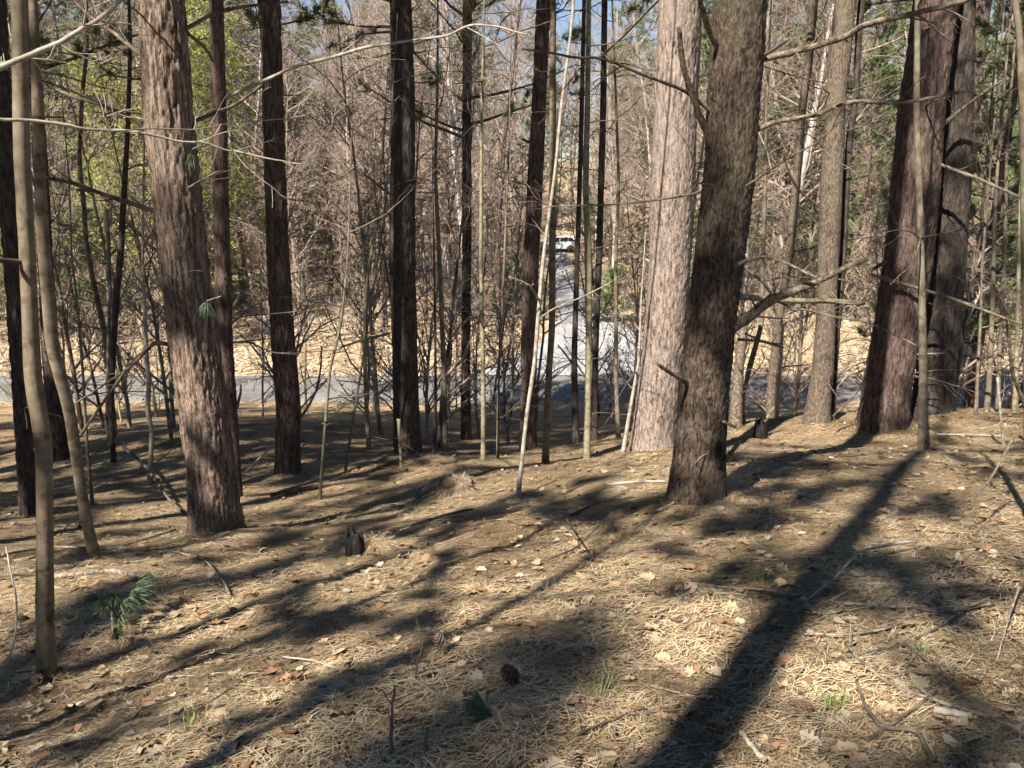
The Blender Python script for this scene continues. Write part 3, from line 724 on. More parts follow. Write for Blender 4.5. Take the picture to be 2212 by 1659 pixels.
poly_tree("sapling", "green-stained straight sapling in front of the massive dark right-hand trunk", S,
    [(1982,0,12),(1980,233,13),(1985,400,14),(1990,553,14),(1994,786,17),(1993,976,20)], 'stem', top=7, rows=80, sides=26, stubs=4)
poly_tree("sapling", "wavy grey-brown sapling left of the big lit pine, foot in shade", S,
    [(188,20,6),(190,93,7),(178,200,8),(173,300,9),(172,367,10),(180,430,10),(186,520,10),(200,603,11),(214,663,11),(230,740,12),(237,820,11),(249,950,12)], 'smooth', top=8, rows=90, sides=20, stubs=6)
poly_tree("sapling", "dark forked stem just right of the wavy sapling at left", S,
    [(282,100,8),(275,300,10),(260,553,14),(250,653,14),(245,753,12),(240,886,10),(245,996,12)], 'black', top=9, rows=70, sides=20, stubs=10)
poly_tree("sapling", "crooked pale sapling left of the big lit pine, with a kink near its foot", S,
    [(312,300,4),(308,553,5),(313,686,8),(318,786,9),(323,836,10),(317,886,10),(329,930,9),(323,1036,11)], 'pale', top=6, rows=70, sides=18, stubs=4)
poly_tree("sapling", "very thin straight stem crossing behind the leaning tan sapling", S,
    [(150,400,3),(155,560,4),(167,653,5),(180,820,6),(187,953,7),(200,1093,8)], 'stem', top=6, rows=50, sides=16, stubs=4)
poly_tree("sapling", "thin stem leaning right beside the second pine from the left", S,
    [(752,560,5),(737,700,6),(712,800,6),(690,1080,7)], 'stem', top=5, rows=50, sides=16, stubs=6)
poly_tree("sapling", "mossy green stem of the clump left of the black trunk", S,
    [(815,480,5),(793,600,6),(787,720,8),(790,850,9),(797,970,11)], 'olive', top=7, rows=60, sides=18, stubs=8)
poly_tree("sapling", "thin dark stem crossing the mossy clump left of the black trunk", S,
    [(830,480,4),(810,600,4),(780,800,5),(745,1020,6)], 'stem', top=6, rows=50, sides=16, stubs=6)
poly_tree("sapling", "slim stem right of the black trunk, green at the level of the road", S,
    [(945,200,6),(940,367,8),(946,500,9),(949,553,9),(955,700,10),(960,820,11),(962,976,12)], 'stem', top=9, rows=70, sides=20, stubs=10)
poly_tree("sapling", "thin black stem between the black trunk and the thin brown trunk", S,
    [(938,560,4),(940,700,5),(941,850,7),(938,980,9)], 'black', top=6, rows=50, sides=16, stubs=6)
poly_tree("sapling", "thin dark stem left of the maroon trunk", S,
    [(1100,300,4),(1090,553,6),(1085,653,5),(1080,720,5),(1076,886,6),(1075,993,7)], 'stem', top=7, rows=50, sides=16, stubs=10)
poly_tree("sapling", "dead bark-stripped snag right behind the front pine", "snag",
    [(1622,640,9),(1605,720,18),(1595,800,22),(1588,925,28)], 'dead', 'scale', sides=26, rows=70, stubs=3)
poly_tree("sapling", "thin forked trunk over the road right of the dead snag", S,
    [(1655,250,6),(1653,400,8),(1648,560,9),(1646,700,10),(1620,790,12),(1600,860,14),(1604,915,15)], 'stem', top=8, rows=70, sides=18, stubs=8)
poly_tree("sapling", "pale upright stick beside the leaning dark stem right of the front pine", S,
    [(1692,700,4),(1688,760,6),(1682,830,7),(1678,908,8)], 'pale', rows=40, sides=14)
for lab, pts in (("thin stem nearest the massive pine among those at the right edge", [(2122,560,5),(2118,700,6),(2112,800,7),(2108,905,9)]),
                 ("middle thin stem of those at the right edge, over a needle mound", [(2150,420,7),(2146,600,9),(2140,760,10),(2132,893,13)]),
                 ("third thin stem from the massive pine at the right edge", [(2175,300,6),(2170,560,8),(2160,740,8),(2155,890,9)]),
                 ("outermost thin olive stem of those at the right edge", [(2205,400,7),(2200,600,8),(2196,760,9),(2192,890,11)])):
    poly_tree("sapling", lab, S, pts, 'stem' if 'olive' not in lab else 'olive', top=8, rows=50, sides=16, stubs=9)
poly_tree("sapling", "bare bent sapling at the right margin, closest on that side", S,
    [(2188,-20,12),(2203,60,14),(2211,300,16),(2216,600,17),(2222,900,18),(2226,1120,20)], 'stem', top=6, rows=80, sides=22,
    branches=[([(2224,900),(2185,800),(2175,670),(2142,603)],9,5,-.3,'dead',3), ([(2225,960),(2195,936),(2142,1036),(2102,1086)],8,5,-.5,'dead',3)])
poly_tree("snapped_sapling", "snapped sapling with splintered pale and orange wood, left of the big lit pine", "snapped sapling",
    [(229,452,9),(236,540,7),(238,620,7),(234,760,8),(232,900,9),(240,985,10)], 'stem', rows=50, sides=16, stubs=4, Y=13.5)
# a sapling just outside the left edge reaches into the view with two pale branches
poly_tree("sapling", "sapling beyond the left edge whose two pale branches cross the upper left", S,
    [(-160,-100,40),(-150,400,42),(-140,900,44),(-135,1600,46)], 'smooth', top=5, rows=60, sides=20, Y=2.3,
    branches=[([(-155,210),(-60,170),(0,143),(60,115),(127,85),(197,47),(227,23),(257,0),(300,-40)],13,8,.4,'pale',8),
              ([(-150,240),(-60,250),(0,257),(60,260),(123,268),(177,283),(233,285),(293,290),(333,300),(383,312),(437,313),(483,330),(567,348),(653,360)],9,3,.5,'pale',10),
              ([(233,285),(300,277),(433,277),(500,263),(737,247)],3,2,.8,'pale',4)])
# ================================================================== unseen pines behind and beside the viewpoint, placed for the shade they throw into view
SA_, CA_ = math.sin(SUN_AZ), math.cos(SUN_AZ)
def ca(c, a): return CA_*c + SA_*a, -SA_*c + CA_*a        # across and along the sunlight
BEHIND = [("open0", *ca(-.5, -4.3), .85, "pine close behind the viewpoint whose trunk throws the broad dark band at right"),
          ("open1", *ca(.55, -9.0), .95, "pine behind the viewpoint shading the right margin of the slope"),
          ("open1", *ca(-7.62, -1.5), 1.0, "pine beyond the left edge that keeps the black trunk in shade"),
          ("open0", *ca(-8.64, -2.4), .9, "pine beyond the left edge shading the dark reddish trunk"),
          ("open1", *ca(-7.4, -.8), .9, "pine beyond the left edge shading the maroon trunk"),
          ("open2", *ca(-3.3, -5.8), .85, "short slim pine added behind left of the viewpoint to shade the nearest sapling"),  # the short pines are added, sized for where their shade ends
          ("open2", *ca(-5.3, -4.6), .85, "short pine added beyond the left edge to shade the foot of the big lit pine"),
          ("open1", *ca(-6.0, -12.0), 1.0, "pine far behind left of the viewpoint striping the left slope"),
          ("open0", *ca(2.4, -10.0), 1.0, "pine behind right of the viewpoint shading the right-hand hollow"),
          ("pine1", *ca(-11.4, -1.0), 1.0, "pine left of the viewpoint shading the far left slope"),
          ("pine1", *ca(-14.0, 3.0), 1.0, "pine beyond the left edge shading the slope above the road"),
          ("open1", *ca(1.5, -5.5), .8, "pine just behind right of the viewpoint dappling the lower right litter"),
          ("pine1", *ca(-10.4, -6.0), 1.0, "pine left behind the viewpoint shading the slope left of the big lit pine"),
          ("pine0", *ca(-12.8, -4.0), 1.0, "pine beyond the left edge shading the lower left slope"),
          ("open1", *ca(-9.4, -10.0), 1.0, "pine far left behind the viewpoint shading the dip above the road"),
          ("pine0", *ca(-15.4, 0.0), 1.0, "pine beyond the left edge shading the left end of the road"),
          ("open2", *ca(-1.7, -3.3), .8, "short pine added just behind the viewpoint to dapple the litter at the bottom"),
          ("open1", *ca(-4.0, -13.8), .8, "pine behind left of the viewpoint dappling the middle of the slope"),
          ("open1", *ca(-1.95, -15.6), .95, "pine far behind the viewpoint shading the front pine"),
          ("open0", *ca(5.0, -3.0), .9, "pine beyond the right edge shading the far right stems")]
for key, x, y, s, lab in BEHIND:
    (plant if key in TREES else plant_far)(key, "pine_tree", lab, "pine tree", x, y, s)
ring_ = np.random.default_rng(19)  # ring of unseen pines added to block sky light and deepen the shade
for k in range(18):
    for _ in range(60):
        x, y = ring_.uniform(-34, 34), ring_.uniform(-42, 24); c_, a_ = CA_*x - SA_*y, SA_*x + CA_*y
        if (a_ < -24 or c_ > 6.5 or (c_ < -16 and a_ < 6)) and abs(x) > y*.65 + 4.5: break
    plant_far(("pine0", "pine1", "pine2")[k % 3], "pine_tree", "unseen pine added around and behind the viewpoint to dim the sky light", "pine tree", x, y, ring_.uniform(.85, 1.1), group="added pines dimming the sky light")
for lab, u, Y_ in (("slim pine added behind the big lit pine to shade the road", 402, 15), ("slim pine added behind the second pine from the left to shade the road", 612, 17), ("slim pine added behind the black trunk to shade the road", 874, 16.5),
                   ("slim pine added behind the pinkish trunk to shade the road", 1450, 15), ("slim pine added behind the massive dark pine to shade the road", 1940, 16)):
    plant("open1", "pine_tree", lab, "pine tree", (u - 1106)/F*Y_*.985, Y_, .8)  # added behind the big trunks so their crowns shade the road
for lab, x, y in (("unseen pine added outside the left edge, middle slope, to shade the road", -16.5, 14), ("unseen pine added outside the left edge, upper slope, to shade the road", -13.8, 10)):
    plant("open0", "pine_tree", lab, "pine tree", x, y, .85)  # out of view, put in to cast shade towards the road
plant("pine2", "pine_tree", "dark green low-branched pine at upper right, this side of the road", "pine tree", (2150 - 1106)/F*19*.985, 19, .9)
for lab, u, Y_, s in (("green pine between the cracked grey trunk and the massive pine, beyond the road", 1860, 46, .9), ("green pine right of the front pine, far beyond the road", 1700, 50, .9),
                      ("green pine behind the right-edge stems, beyond the road", 2130, 42, .9), ("soft green pine behind the tan saplings, beyond the road", 130, 47, .9)):
    plant("pine2", "pine_tree", lab, "pine tree", (u - 1106)/F*Y_*.985, Y_, s)
# ================================================================== woods on the lower slope and beyond the road
def in_view(x, y, m=1.12): return abs(x) < y * .65 * m + 1.5
def off_drive(x, y, c=1.6):
    return not (ROAD_F - .5 < y < DEND + 4 and abs(x - float(drive_x(y))) < float(drive_w(y)) + c)
def sight(x, y):
    "keeps the line of sight to the parked car and up the driveway open"
    xd = float(drive_x(60)) / 60 * y
    return y < 34 or y > 92 or abs(x - xd) > .42
taken = [(o.location.x, o.location.y) for o in COL.objects if o.parent is None and o.type == 'EMPTY']
def spot(y0, y1, gap, m=1.12, xr=None, tries=400, bias=1.0):
    for _ in range(tries):
        y = y0 + (y1 - y0) * random.random() ** bias
        x = random.uniform(*xr) if xr else random.uniform(-1, 1) * (y * .65 * m + 1.5)
        if ROAD_N - 1.0 < y < ROAD_F + 1.3 or not off_drive(x, y) or not sight(x, y): continue
        if all((x-a)**2 + (y-b)**2 > gap*gap for a, b in taken[-260:]):
            taken.append((x, y)); return x, y
    return None
ZONES = ((230, "left of the big lit pine"), (600, "between the two left pines"), (870, "left of the black trunk"), (1140, "between black and maroon trunks"),
         (1400, "around the driveway"), (1600, "behind the pinkish and front pines"), (1900, "right of the front pine"), (9999, "at the right edge"))
def zone(x, y):
    d = y * math.cos(PITCH); u = 1106 + F * x / max(d, 1)
    return [t_ for lim, t_ in ZONES if u < lim][0]
BK = {"tall0": "grey", "tall1": "dark", "tall2": "stout grey", "tall3": "pinkish", "tall4": "brown", "sap0": "brown leafy", "sap1": "olive budding", "sap2": "grey", "sap3": "tall brown", "sap4": "tan leafy", "sap5": "dark",
      "pine0": "dark", "pine1": "brown-barked", "pine2": "low-branched", "bud0": "lower", "bud1": "taller"}
def woods(n, keys, name, word, cat, where, y0, y1, gap, s0, s1, group, xr=None, bias=1.0):
    for k in range(n):
        p = spot(y0, y1, gap, xr=xr, bias=bias)
        if not p: continue
        key = keys[k % len(keys)]
        (plant_far if key not in TREES or (p[1] > 46 and key in FAR) else plant)(key, name, "%s %s %s, %s" % (BK[key], word, where, zone(*p)), cat, *p, random.uniform(s0, s1), group=group)
SAP = ["sap%d" % k for k in range(6)]; TALL = ["tall%d" % k for k in range(5)]; PN = ["pine0", "pine1", "pine2"]
woods(78, SAP, "young_tree", "young tree", "young tree", "this side of the road", 13, 26.8, .7, .6, 1.1, "young trees on the slope down to the road")
woods(12, ["bud0", "bud1"], "budding_tree", "yellow-green budding tree", "budding tree", "beyond the road", 37, 52, 1.6, .75, 1.1, "budding trees at upper left", xr=(-31, -16.5))
for lab, u, v, key, s in (("bushy bright green young pine beyond the road at left", 190, 735, "young0", 1.0), ("low pale green young pine beside the bushy one at left", 120, 720, "young1", 1.3), ("tall bright green young pine at left, behind the bushy one", 265, 690, "young0", 1.5), ("tall green young pine at the far left edge beyond the road", 60, 690, "young0", 1.6), ("green young pine behind the big lit pine, beyond the road", 345, 670, "young0", 1.4),
                          ("small green pine shrub beside the driveway, left of the maroon trunk", 1100, 690, "young1", .8), ("small dark pine shrub on the right of the driveway", 1322, 700, "young1", .8)):
    h = hit(u, v); plant(key, "young_pine", lab, "young pine", h[0], h[1], s); taken.append((h[0], h[1]))
woods(8, PN, "pine_tree", "green pine", "pine tree", "at the woods edge beyond the road", 46, 66, 3.0, .8, 1.0, "pines just beyond the road", xr=(-40, -16))
woods(8, PN, "pine_tree", "green pine", "pine tree", "at the woods edge beyond the road", 48, 66, 3.0, .8, 1.0, "pines just beyond the road", xr=(14, 42))
woods(80, PN, "pine_tree", "distant green pine", "pine tree", "deep in the woods", 58, 140, 2.6, .95, 1.4, "distant pines", bias=1.2)
woods(120, TALL, "bare_tree", "bare tree", "bare tree", "in the sunlit woods", 40, 90, 1.2, .8, 1.4, "bare trees beyond the road", bias=.9)
woods(150, TALL, "bare_tree", "far bare tree", "bare tree", "at the back", 85, 150, 1.6, 1.1, 1.6, "far bare trees")
woods(215, SAP, "young_tree", "twiggy young tree", "young tree", "in the thicket", 35, 100, .9, .6, 1.2, "young trees beyond the road", bias=.85)
# ------------------------------------------------------------------ brush: countless twigs beyond the road
g = np.random.default_rng(61)
n = 8200
Y = 38 + 106 * g.random(n) ** 1.0; X = g.uniform(-1, 1, n) * (Y * .74 + 2)
ok = np.array([off_drive(a, b, .6) and sight(a, b) for a, b in zip(X, Y)]); X, Y = X[ok], Y[ok]; n = len(X)
Z = ground_z(X, Y); P0 = np.stack([X, Y, Z], -1); Dr = dirs(n, g)*.55 + [0, 0, 1]
Lg = g.uniform(.4, 2.8, n) * (1 + .012*(Y - 36)) * (.6 + .8 * noise(X*.25, Y*.25, 0, 71))
P1 = bend(P0, Dr, Lg, 4, .14, .02, g); R1 = (np.linspace(.009, .004, 4)[None] * (1 + Y[:, None]/90))
mb = MB(); tubes(P1, R1, 3, mb)
p, t, r, u = along(P1, R1, 2, .25, .95, g); P2 = bend(p, t + dirs(len(p), g)*.8, np.repeat(Lg, 2)*.4*g.uniform(.4, 1, len(p)), 3, .15, .0, g)
tubes(P2, np.repeat(r[:, None]*.75, 3, 1), 3, mb)
o = put("brush", mb.mesh("brush", M['twig']), kind="stuff"); tag(o, "tangle of brown twiggy brush filling the woods beyond the road", "brush")
mb = MB(); k = g.integers(0, len(P2), 26000); p = P2[k, -1] + g.normal(0, .12, (len(k), 3)) + np.stack([0*k, 0*k, np.abs(g.normal(0, .8, len(k)))], -1)
a = dirs(len(k), g); b_ = np.cross(a, dirs(len(k), g)); b_ /= np.linalg.norm(b_, axis=1, keepdims=True); s = g.uniform(.05, .11, (len(k), 1))
V = np.stack([p, p + a*s*.5 + b_*s*.35, p + a*s, p + a*s*.5 - b_*s*.35], 1); c = np.asarray(TAN + OCH)[g.integers(0, 8, len(k))]
mb.add(V, np.arange(len(k)*4).reshape(-1, 4), np.repeat(c, 4, 0))
o = put("clinging_leaves", mb.mesh("clinging_leaves", M['leaf'], False), kind="stuff"); tag(o, "dry tan and ochre leaves clinging to the brush beyond the road", "leaves")

# ================================================================== litter
g = np.random.default_rng(81)
def slope_normal(X, Y):
    e = .06; zx = (ground_z(X+e, Y) - ground_z(X-e, Y)) / (2*e); zy = (ground_z(X, Y+e) - ground_z(X, Y-e)) / (2*e)
    n = np.stack([-zx, -zy, np.ones_like(zx)], -1); return n / np.linalg.norm(n, axis=1, keepdims=True)
NEED = np.array([(.55,.415,.25), (.65,.515,.33), (.38,.25,.14), (.72,.60,.41), (.23,.14,.08), (.56,.40,.235), (.48,.39,.23)])
def scatter_needles(n, y0, y1, L0, wd, seed, bias):
    g = np.random.default_rng(seed)
    Y = y0 + (y1 - y0) * g.random(n) ** bias; X = g.uniform(-1, 1, n) * (Y * .72 + .9)
    nr = slope_normal(X, Y); Z = ground_z(X, Y) + g.uniform(.001, .02, n)
    th = g.normal(.3, .9, n)
    d = np.stack([np.cos(th), np.sin(th), g.normal(0, .13, n)], -1); d -= nr * (d * nr).sum(1, keepdims=True) * .85; d /= np.linalg.norm(d, axis=1, keepdims=True)
    s = np.cross(nr, d); ln = L0 * g.uniform(.6, 1.25, (n, 1)); P = np.stack([X, Y, Z], -1)
    bow = nr * ln * g.uniform(-.02, .1, (n, 1)) + s * ln * g.normal(0, .08, (n, 1))
    w_ = wd * g.uniform(.7, 1.3, (n, 1))
    tone = np.clip(.22 + 1.3*noise(X*1.7, Y*1.7, 0, 55) + .75*(noise(X*7, Y*7, 0, 56) - .5), .3, 1.2)[:, None]
    if y0 > 5:
        V = np.stack([P - d*ln*.5 - s*w_, P - d*ln*.5 + s*w_, P + d*ln*.5 + s*w_*.6, P + d*ln*.5 - s*w_*.6], 1); c = NEED[g.integers(0, len(NEED), n)] * g.uniform(.75, 1.15, (n, 1)) * tone
        mb = MB(); mb.add(V, np.arange(n*4).reshape(-1, 4), np.repeat(c, 4, 0)); return mb
    V = np.stack([P - d*ln*.5 - s*w_, P - d*ln*.5 + s*w_, P + bow + s*w_, P + bow - s*w_, P + d*ln*.5 + s*w_*.6, P + d*ln*.5 - s*w_*.6], 1)
    b = np.arange(n)[:, None] * 6
    Fq = np.concatenate([b + [0, 1, 2, 3], b + [3, 2, 4, 5]], 0)
    c = NEED[g.integers(0, len(NEED), n)] * g.uniform(.75, 1.15, (n, 1)) * tone
    mb = MB(); mb.add(V, Fq, np.repeat(c, 6, 0)); return mb
o = put("pine_needle_litter", scatter_needles(115000, 1.1, 6.2, .095, .0011, 82, 1.45).mesh("pine_needle_litter", M['litter'], False), kind="stuff")
tag(o, "tan fallen pine needles carpeting the near slope", "needles")
o = put("pine_needle_litter", scatter_needles(70000, 5.6, 17, .13, .0022, 83, 1.3).mesh("pine_needle_litter", M['litter'], False), kind="stuff")
tag(o, "fallen pine needles covering the slope farther down", "needles")

# leaves: an oak-like lobed blade, curled
def leaf_shape(seed, lobes):
    g = np.random.default_rng(seed); pts = []
    xs_ = np.linspace(0, 1, 2*lobes + 2)
    for k, x in enumerate(xs_[1:-1]):
        wv = .36 * math.sin(math.pi * x ** .8) ** .7 * (1.15 if k % 2 else .62) * g.uniform(.85, 1.15); pts.append((x, wv))
    mid = [(x, 0) for x in xs_]; n = len(xs_)
    V = []; 
    for x in xs_: V.append((x, 0, 0))
    for sgn in (1, -1):
        for x, wv in pts: V.append((x + g.normal(0, .015), sgn*wv, 0))
    Fc = []
    m = len(pts)
    for s_, off in ((1, n), (-1, n + m)):
        Fc.append([0, 1, off] if s_ < 0 else [1, 0, off])
        for k in range(m - 1):
            q = [k+1, k+2, off+k+1, off+k]
            Fc.append(q if s_ < 0 else q[::-1])
        Fc.append([m, n-1, off+m-1] if s_ < 0 else [n-1, m, off+m-1])
    V = np.array(V); cu, tw, wr = g.uniform(.1, .5), g.normal(0, .5), g.uniform(.15, .6)
    z = cu * (V[:, 0] - .5)**2 * 1.6 + wr * V[:, 1]**2 * 2.2 + tw * V[:, 1] * (V[:, 0] - .5) + .04*np.sin(V[:, 0]*9 + V[:, 1]*7)
    V[:, 2] = z - z.min(); V[:, 0] -= .5
    stem = len(V); V = np.vstack([V, [(-.5, .008, V[0, 2]), (-.5, -.008, V[0, 2]), (-.72, 0, V[0, 2] + .03)]]); Fc.append([stem, stem+1, stem+2])
    return V, Fc
LEAFC = np.array([(.33,.245,.155), (.25,.165,.10), (.37,.295,.21), (.24,.135,.075), (.31,.215,.13), (.29,.23,.165), (.20,.125,.075)])
SHAPES = [leaf_shape(900 + k, 3 + k % 3) for k in range(8)]
LEAF_MESH = []
for k, (V, Fc) in enumerate(SHAPES):
    for ci in (k % 7, (k + 3) % 7):
        mb = MB(); 
        for f in Fc: pass
        tri = np.array([f for f in Fc if len(f) == 3]); qd = np.array([f for f in Fc if len(f) == 4])
        mb.add(V, tri, LEAFC[ci]); mb.f.append(qd)
        LEAF_MESH.append(mb.mesh("fallen_leaf", M['leaf'], True))
n = 300
Y = 1.35 + 4.2 * g.random(n) ** 1.35; X = g.uniform(-1, 1, n) * (Y * .68 + .3)
nr = slope_normal(X, Y); Z = ground_z(X, Y)
for k in range(n):
    o = put("fallen_leaf", LEAF_MESH[int(g.integers(len(LEAF_MESH)))], ground, (X[k], Y[k], Z[k] + .013))
    q = Vector(nr[k]).to_track_quat('Z', 'Y'); e = (q @ Matrix.Rotation(g.uniform(0, 6.28), 3, 'Z').to_quaternion() @ Matrix.Rotation(g.normal(0, .25), 3, 'X').to_quaternion())
    o.rotation_mode = 'QUATERNION'; o.rotation_quaternion = e; s = g.uniform(.045, .095); o.scale = (s, s, s)
def scatter_leaves(n, Y, X, smin, smax, cols, seed, shapes=SHAPES):
    g = np.random.default_rng(seed); mb = MB(); nr = slope_normal(X, Y); Z = ground_z(X, Y) + .009
    which = g.integers(0, len(shapes), n)
    for k, (V, Fc) in enumerate(shapes):
        ix = np.where(which == k)[0]; m = len(ix)
        if not m: continue
        a = g.uniform(0, 6.28, m); t1 = np.stack([np.cos(a), np.sin(a), g.normal(0, .2, m)], -1); nn = nr[ix] + g.normal(0, .22, (m, 3)); nn /= np.linalg.norm(nn, axis=1, keepdims=True)
        t1 -= nn * (t1*nn).sum(1, keepdims=True); t1 /= np.linalg.norm(t1, axis=1, keepdims=True); t2 = np.cross(nn, t1)
        s = g.uniform(smin, smax, m)[:, None, None]
        W = np.stack([X[ix], Y[ix], Z[ix]], -1)[:, None] + s * (V[None, :, 0:1]*t1[:, None] + V[None, :, 1:2]*t2[:, None] + V[None, :, 2:3]*nn[:, None])
        c = np.repeat(cols[g.integers(0, len(cols), m)] * g.uniform(.8, 1.15, (m, 1)), len(V), 0)
        base = (np.arange(m)*len(V))[:, None]
        tri = np.concatenate([base + np.array(f)[None] for f in Fc if len(f) == 3]); qd = np.concatenate([base + np.array(f)[None] for f in Fc if len(f) == 4])
        st = mb.n; mb.add(W, tri, c); mb.f.append(qd + st)
    return mb
n = 5200; Y = 1.2 + 15 * g.random(n) ** 1.6; X = g.uniform(-1, 1, n) * (Y * .72 + .8)
o = put("leaf_litter", scatter_leaves(n, Y, X, .025, .08, LEAFC, 84).mesh("leaf_litter", M['leaf']), kind="stuff"); tag(o, "small dry leaves scattered over the needle slope", "leaves")
n = 26000; Y = 33.6 + 46 * g.random(n) ** 1.5; X = g.uniform(-1, 1, n) * (Y * .72 + .8); ok = np.abs(X - drive_x(Y)) > drive_w(Y) * (.97 - .25*g.random(n)**6); X, Y = X[ok], Y[ok]; n = len(X)
FARC = np.array([(.58,.48,.34), (.50,.39,.26), (.64,.55,.41), (.46,.33,.21), (.55,.43,.29)])
mb = MB(); nr = slope_normal(X, Y); a = g.uniform(0, 6.28, n); t1 = np.stack([np.cos(a), np.sin(a), g.normal(0, .35, n)], -1); t2 = np.stack([-np.sin(a), np.cos(a), g.normal(0, .35, n)], -1)
P = np.stack([X, Y, ground_z(X, Y) + .03], -1); s = g.uniform(.05, .12, (n, 1))
mb.add(np.stack([P - t1*s, P + t2*s*.6, P + t1*s, P - t2*s*.6], 1), np.arange(n*4).reshape(-1, 4), np.repeat(FARC[g.integers(0, 5, n)]*g.uniform(.75, 1.15, (n, 1))*np.clip(.45 + 1.0*noise(X*.35, Y*.35, 0, 91), .5, 1.15)[:, None], 4, 0))
o = put("leaf_litter", mb.mesh("leaf_litter", M['leaf'], False), kind="stuff"); tag(o, "pale dry leaves carpeting the sunlit flat beyond the road", "leaves")
n = 1500; X = g.uniform(-26, 26, n); e_ = g.random(n); Y = np.where(e_ < .45, ROAD_N + np.abs(g.normal(0, .45, n)), np.where(e_ < .75, ROAD_F - np.abs(g.normal(0, .3, n)), g.uniform(ROAD_N, ROAD_F, n)))
fr = np.clip((Y - ROAD_N)/(ROAD_F - ROAD_N), 0, 1); a = g.uniform(0, 6.28, n); t1 = np.stack([np.cos(a), np.sin(a), g.normal(0, .2, n)], -1); t2 = np.stack([-np.sin(a), np.cos(a), g.normal(0, .2, n)], -1)
P = np.stack([X, Y, ROAD_Z + .055 + .05*(1 - (2*fr-1)**2)], -1); s = g.uniform(.03, .075, (n, 1)); mb = MB()
mb.add(np.stack([P - t1*s, P + t2*s*.6, P + t1*s, P - t2*s*.6], 1), np.arange(n*4).reshape(-1, 4), np.repeat(FARC[g.integers(0, 5, n)]*.8, 4, 0))
o = put("leaf_litter", mb.mesh("leaf_litter", M['leaf'], False), kind="stuff"); tag(o, "dry leaves blown onto the road along its edges", "leaves")
# countless small twigs lying on the slope
n = 2000; Y = 1.2 + 17 * g.random(n) ** 1.5; X = g.uniform(-1, 1, n) * (Y * .72 + .8)
th = g.normal(.25, .8, n); Ln = g.uniform(.08, .5, n) * (1 + Y*.06)
P = bend(np.stack([X, Y, ground_z(X, Y) + .008], -1), np.stack([np.cos(th), np.sin(th), 0*th], -1), Ln, 5, .12, 0, g)
P[:, :, 2] = ground_z(P[:, :, 0].ravel(), P[:, :, 1].ravel()).reshape(n, 5) + .008 + np.abs(g.normal(0, .006, (n, 5)))
mb = MB(); tubes(P, np.linspace(.0034, .0016, 5)[None] * g.uniform(.6, 1.5, (n, 1)), 4, mb)
o = put("twig_litter", mb.mesh("twig_litter", M['stick']), kind="stuff"); tag(o, "small dead twigs lying all over the slope", "twigs")
# ================================================================== things lying on the slope
def stick(label, pts, w0, w1, mat='stick', lift=None, forks=(), name="fallen_branch", tw=0, cat="branch"):
    "pts surveyed on the ground; lift = heights above it"
    Q = []
    for k, (u, v) in enumerate(pts):
        f = k / (len(pts) - 1); p = hit(u, v); r = size(w0 + (w1 - w0)*f, p) * .52
        z = float(ground_z(p[0], p[1])[0]) + r * .8 + .02 + (lift[k] if lift else 0); Q.append([p[0], p[1], z, r])
    b = np.array(Q[0][:3]); Q = np.array(Q); Q[:, :3] -= b
    n = max(14, len(pts)*6); q = resample(Q, n)
    g = np.random.default_rng(int(pts[0][0]) + int(pts[0][1]))
    q[:, :2] += np.cumsum(g.normal(0, .0014, (n, 2)), 0); q[:, 3] *= 1 + .3*(noise(np.arange(n)*.7, 0, 0, int(pts[0][0])) - .5)
    mb = MB(); tubes(q[None, :, :3], q[None, :, 3], 9, mb); cap = np.arange(9)[None, ::-1]; mb.f.append(cap)
    t = thing(name, label, cat, tuple(b)); put("stem", mb.mesh("stick", M[mat]), t)
    if tw:
        p, tg, r, u = along(q[None, :, :3], q[None, :, 3], tw, .2, 1, g)
        d = tg + dirs(len(p), g)*.8; d[:, 2] = np.abs(d[:, 2])*.5
        P2 = bend(p, d, np.linalg.norm(q[-1, :3]-q[0, :3])*g.uniform(.08, .3, len(p)), 5, .14, 0, g); m2 = MB(); R2 = np.maximum(r*.45, .0014)[:, None]*np.linspace(1, .5, 5)[None]
        tubes(P2, R2, 5, m2); put("twigs", m2.mesh("twigs", M[mat]), t, kind="stuff")
    return t
stick("thick crooked branch lying behind the nearest sapling at left", [(118,1263),(200,1256),(250,1249),(293,1263),(327,1266)], 10, 12, 'stick')
stick("thin bent stick in front of the big lit pine", [(390,1211),(450,1223),(490,1266),(500,1292)], 4, 6, 'stick')
stick("long thin dark branch along the lower left corner of the slope", [(60,1650),(160,1616),(267,1606),(400,1563),(527,1480)], 6, 3, D, tw=3)
stick("long grey branch rising from the lower right corner towards the middle", [(2212,1583),(2108,1543),(2008,1513),(1925,1486),(1852,1443),(1825,1396)], 9, 7, 'stick', tw=3)
stick("bent branch below the long grey one at lower right, running out of the bottom", [(2015,1654),(1985,1596),(1902,1580),(1875,1530),(1852,1483)], 11, 7, D)
stick("thin straight stick left of the broad shadow band at right", [(1475,1279),(1555,1293),(1642,1291),(1735,1299)], 4, 5, 'stick')
stick("arched thin stick just right of the broad shadow band", [(1795,1303),(1858,1289),(1955,1293),(2128,1279)], 5, 4, 'stick', lift=[0,.03,.02,0])
stick("thicker weathered branch under the arched stick at right", [(1822,1314),(1908,1323),(2035,1336),(2142,1326)], 8, 9, 'stick', tw=3)
stick("short grey branch pointing down right in the sunlit patch at right", [(1938,1386),(1992,1426),(2042,1466)], 8, 9, 'stick')
stick("pale forked twig lying across the broad shadow band", [(1975,1203),(1922,1206),(1848,1228),(1788,1283),(1762,1293),(1735,1313)], 7, 3, 'pale', lift=[.05,.05,.06,.04,.03,.01], tw=4)
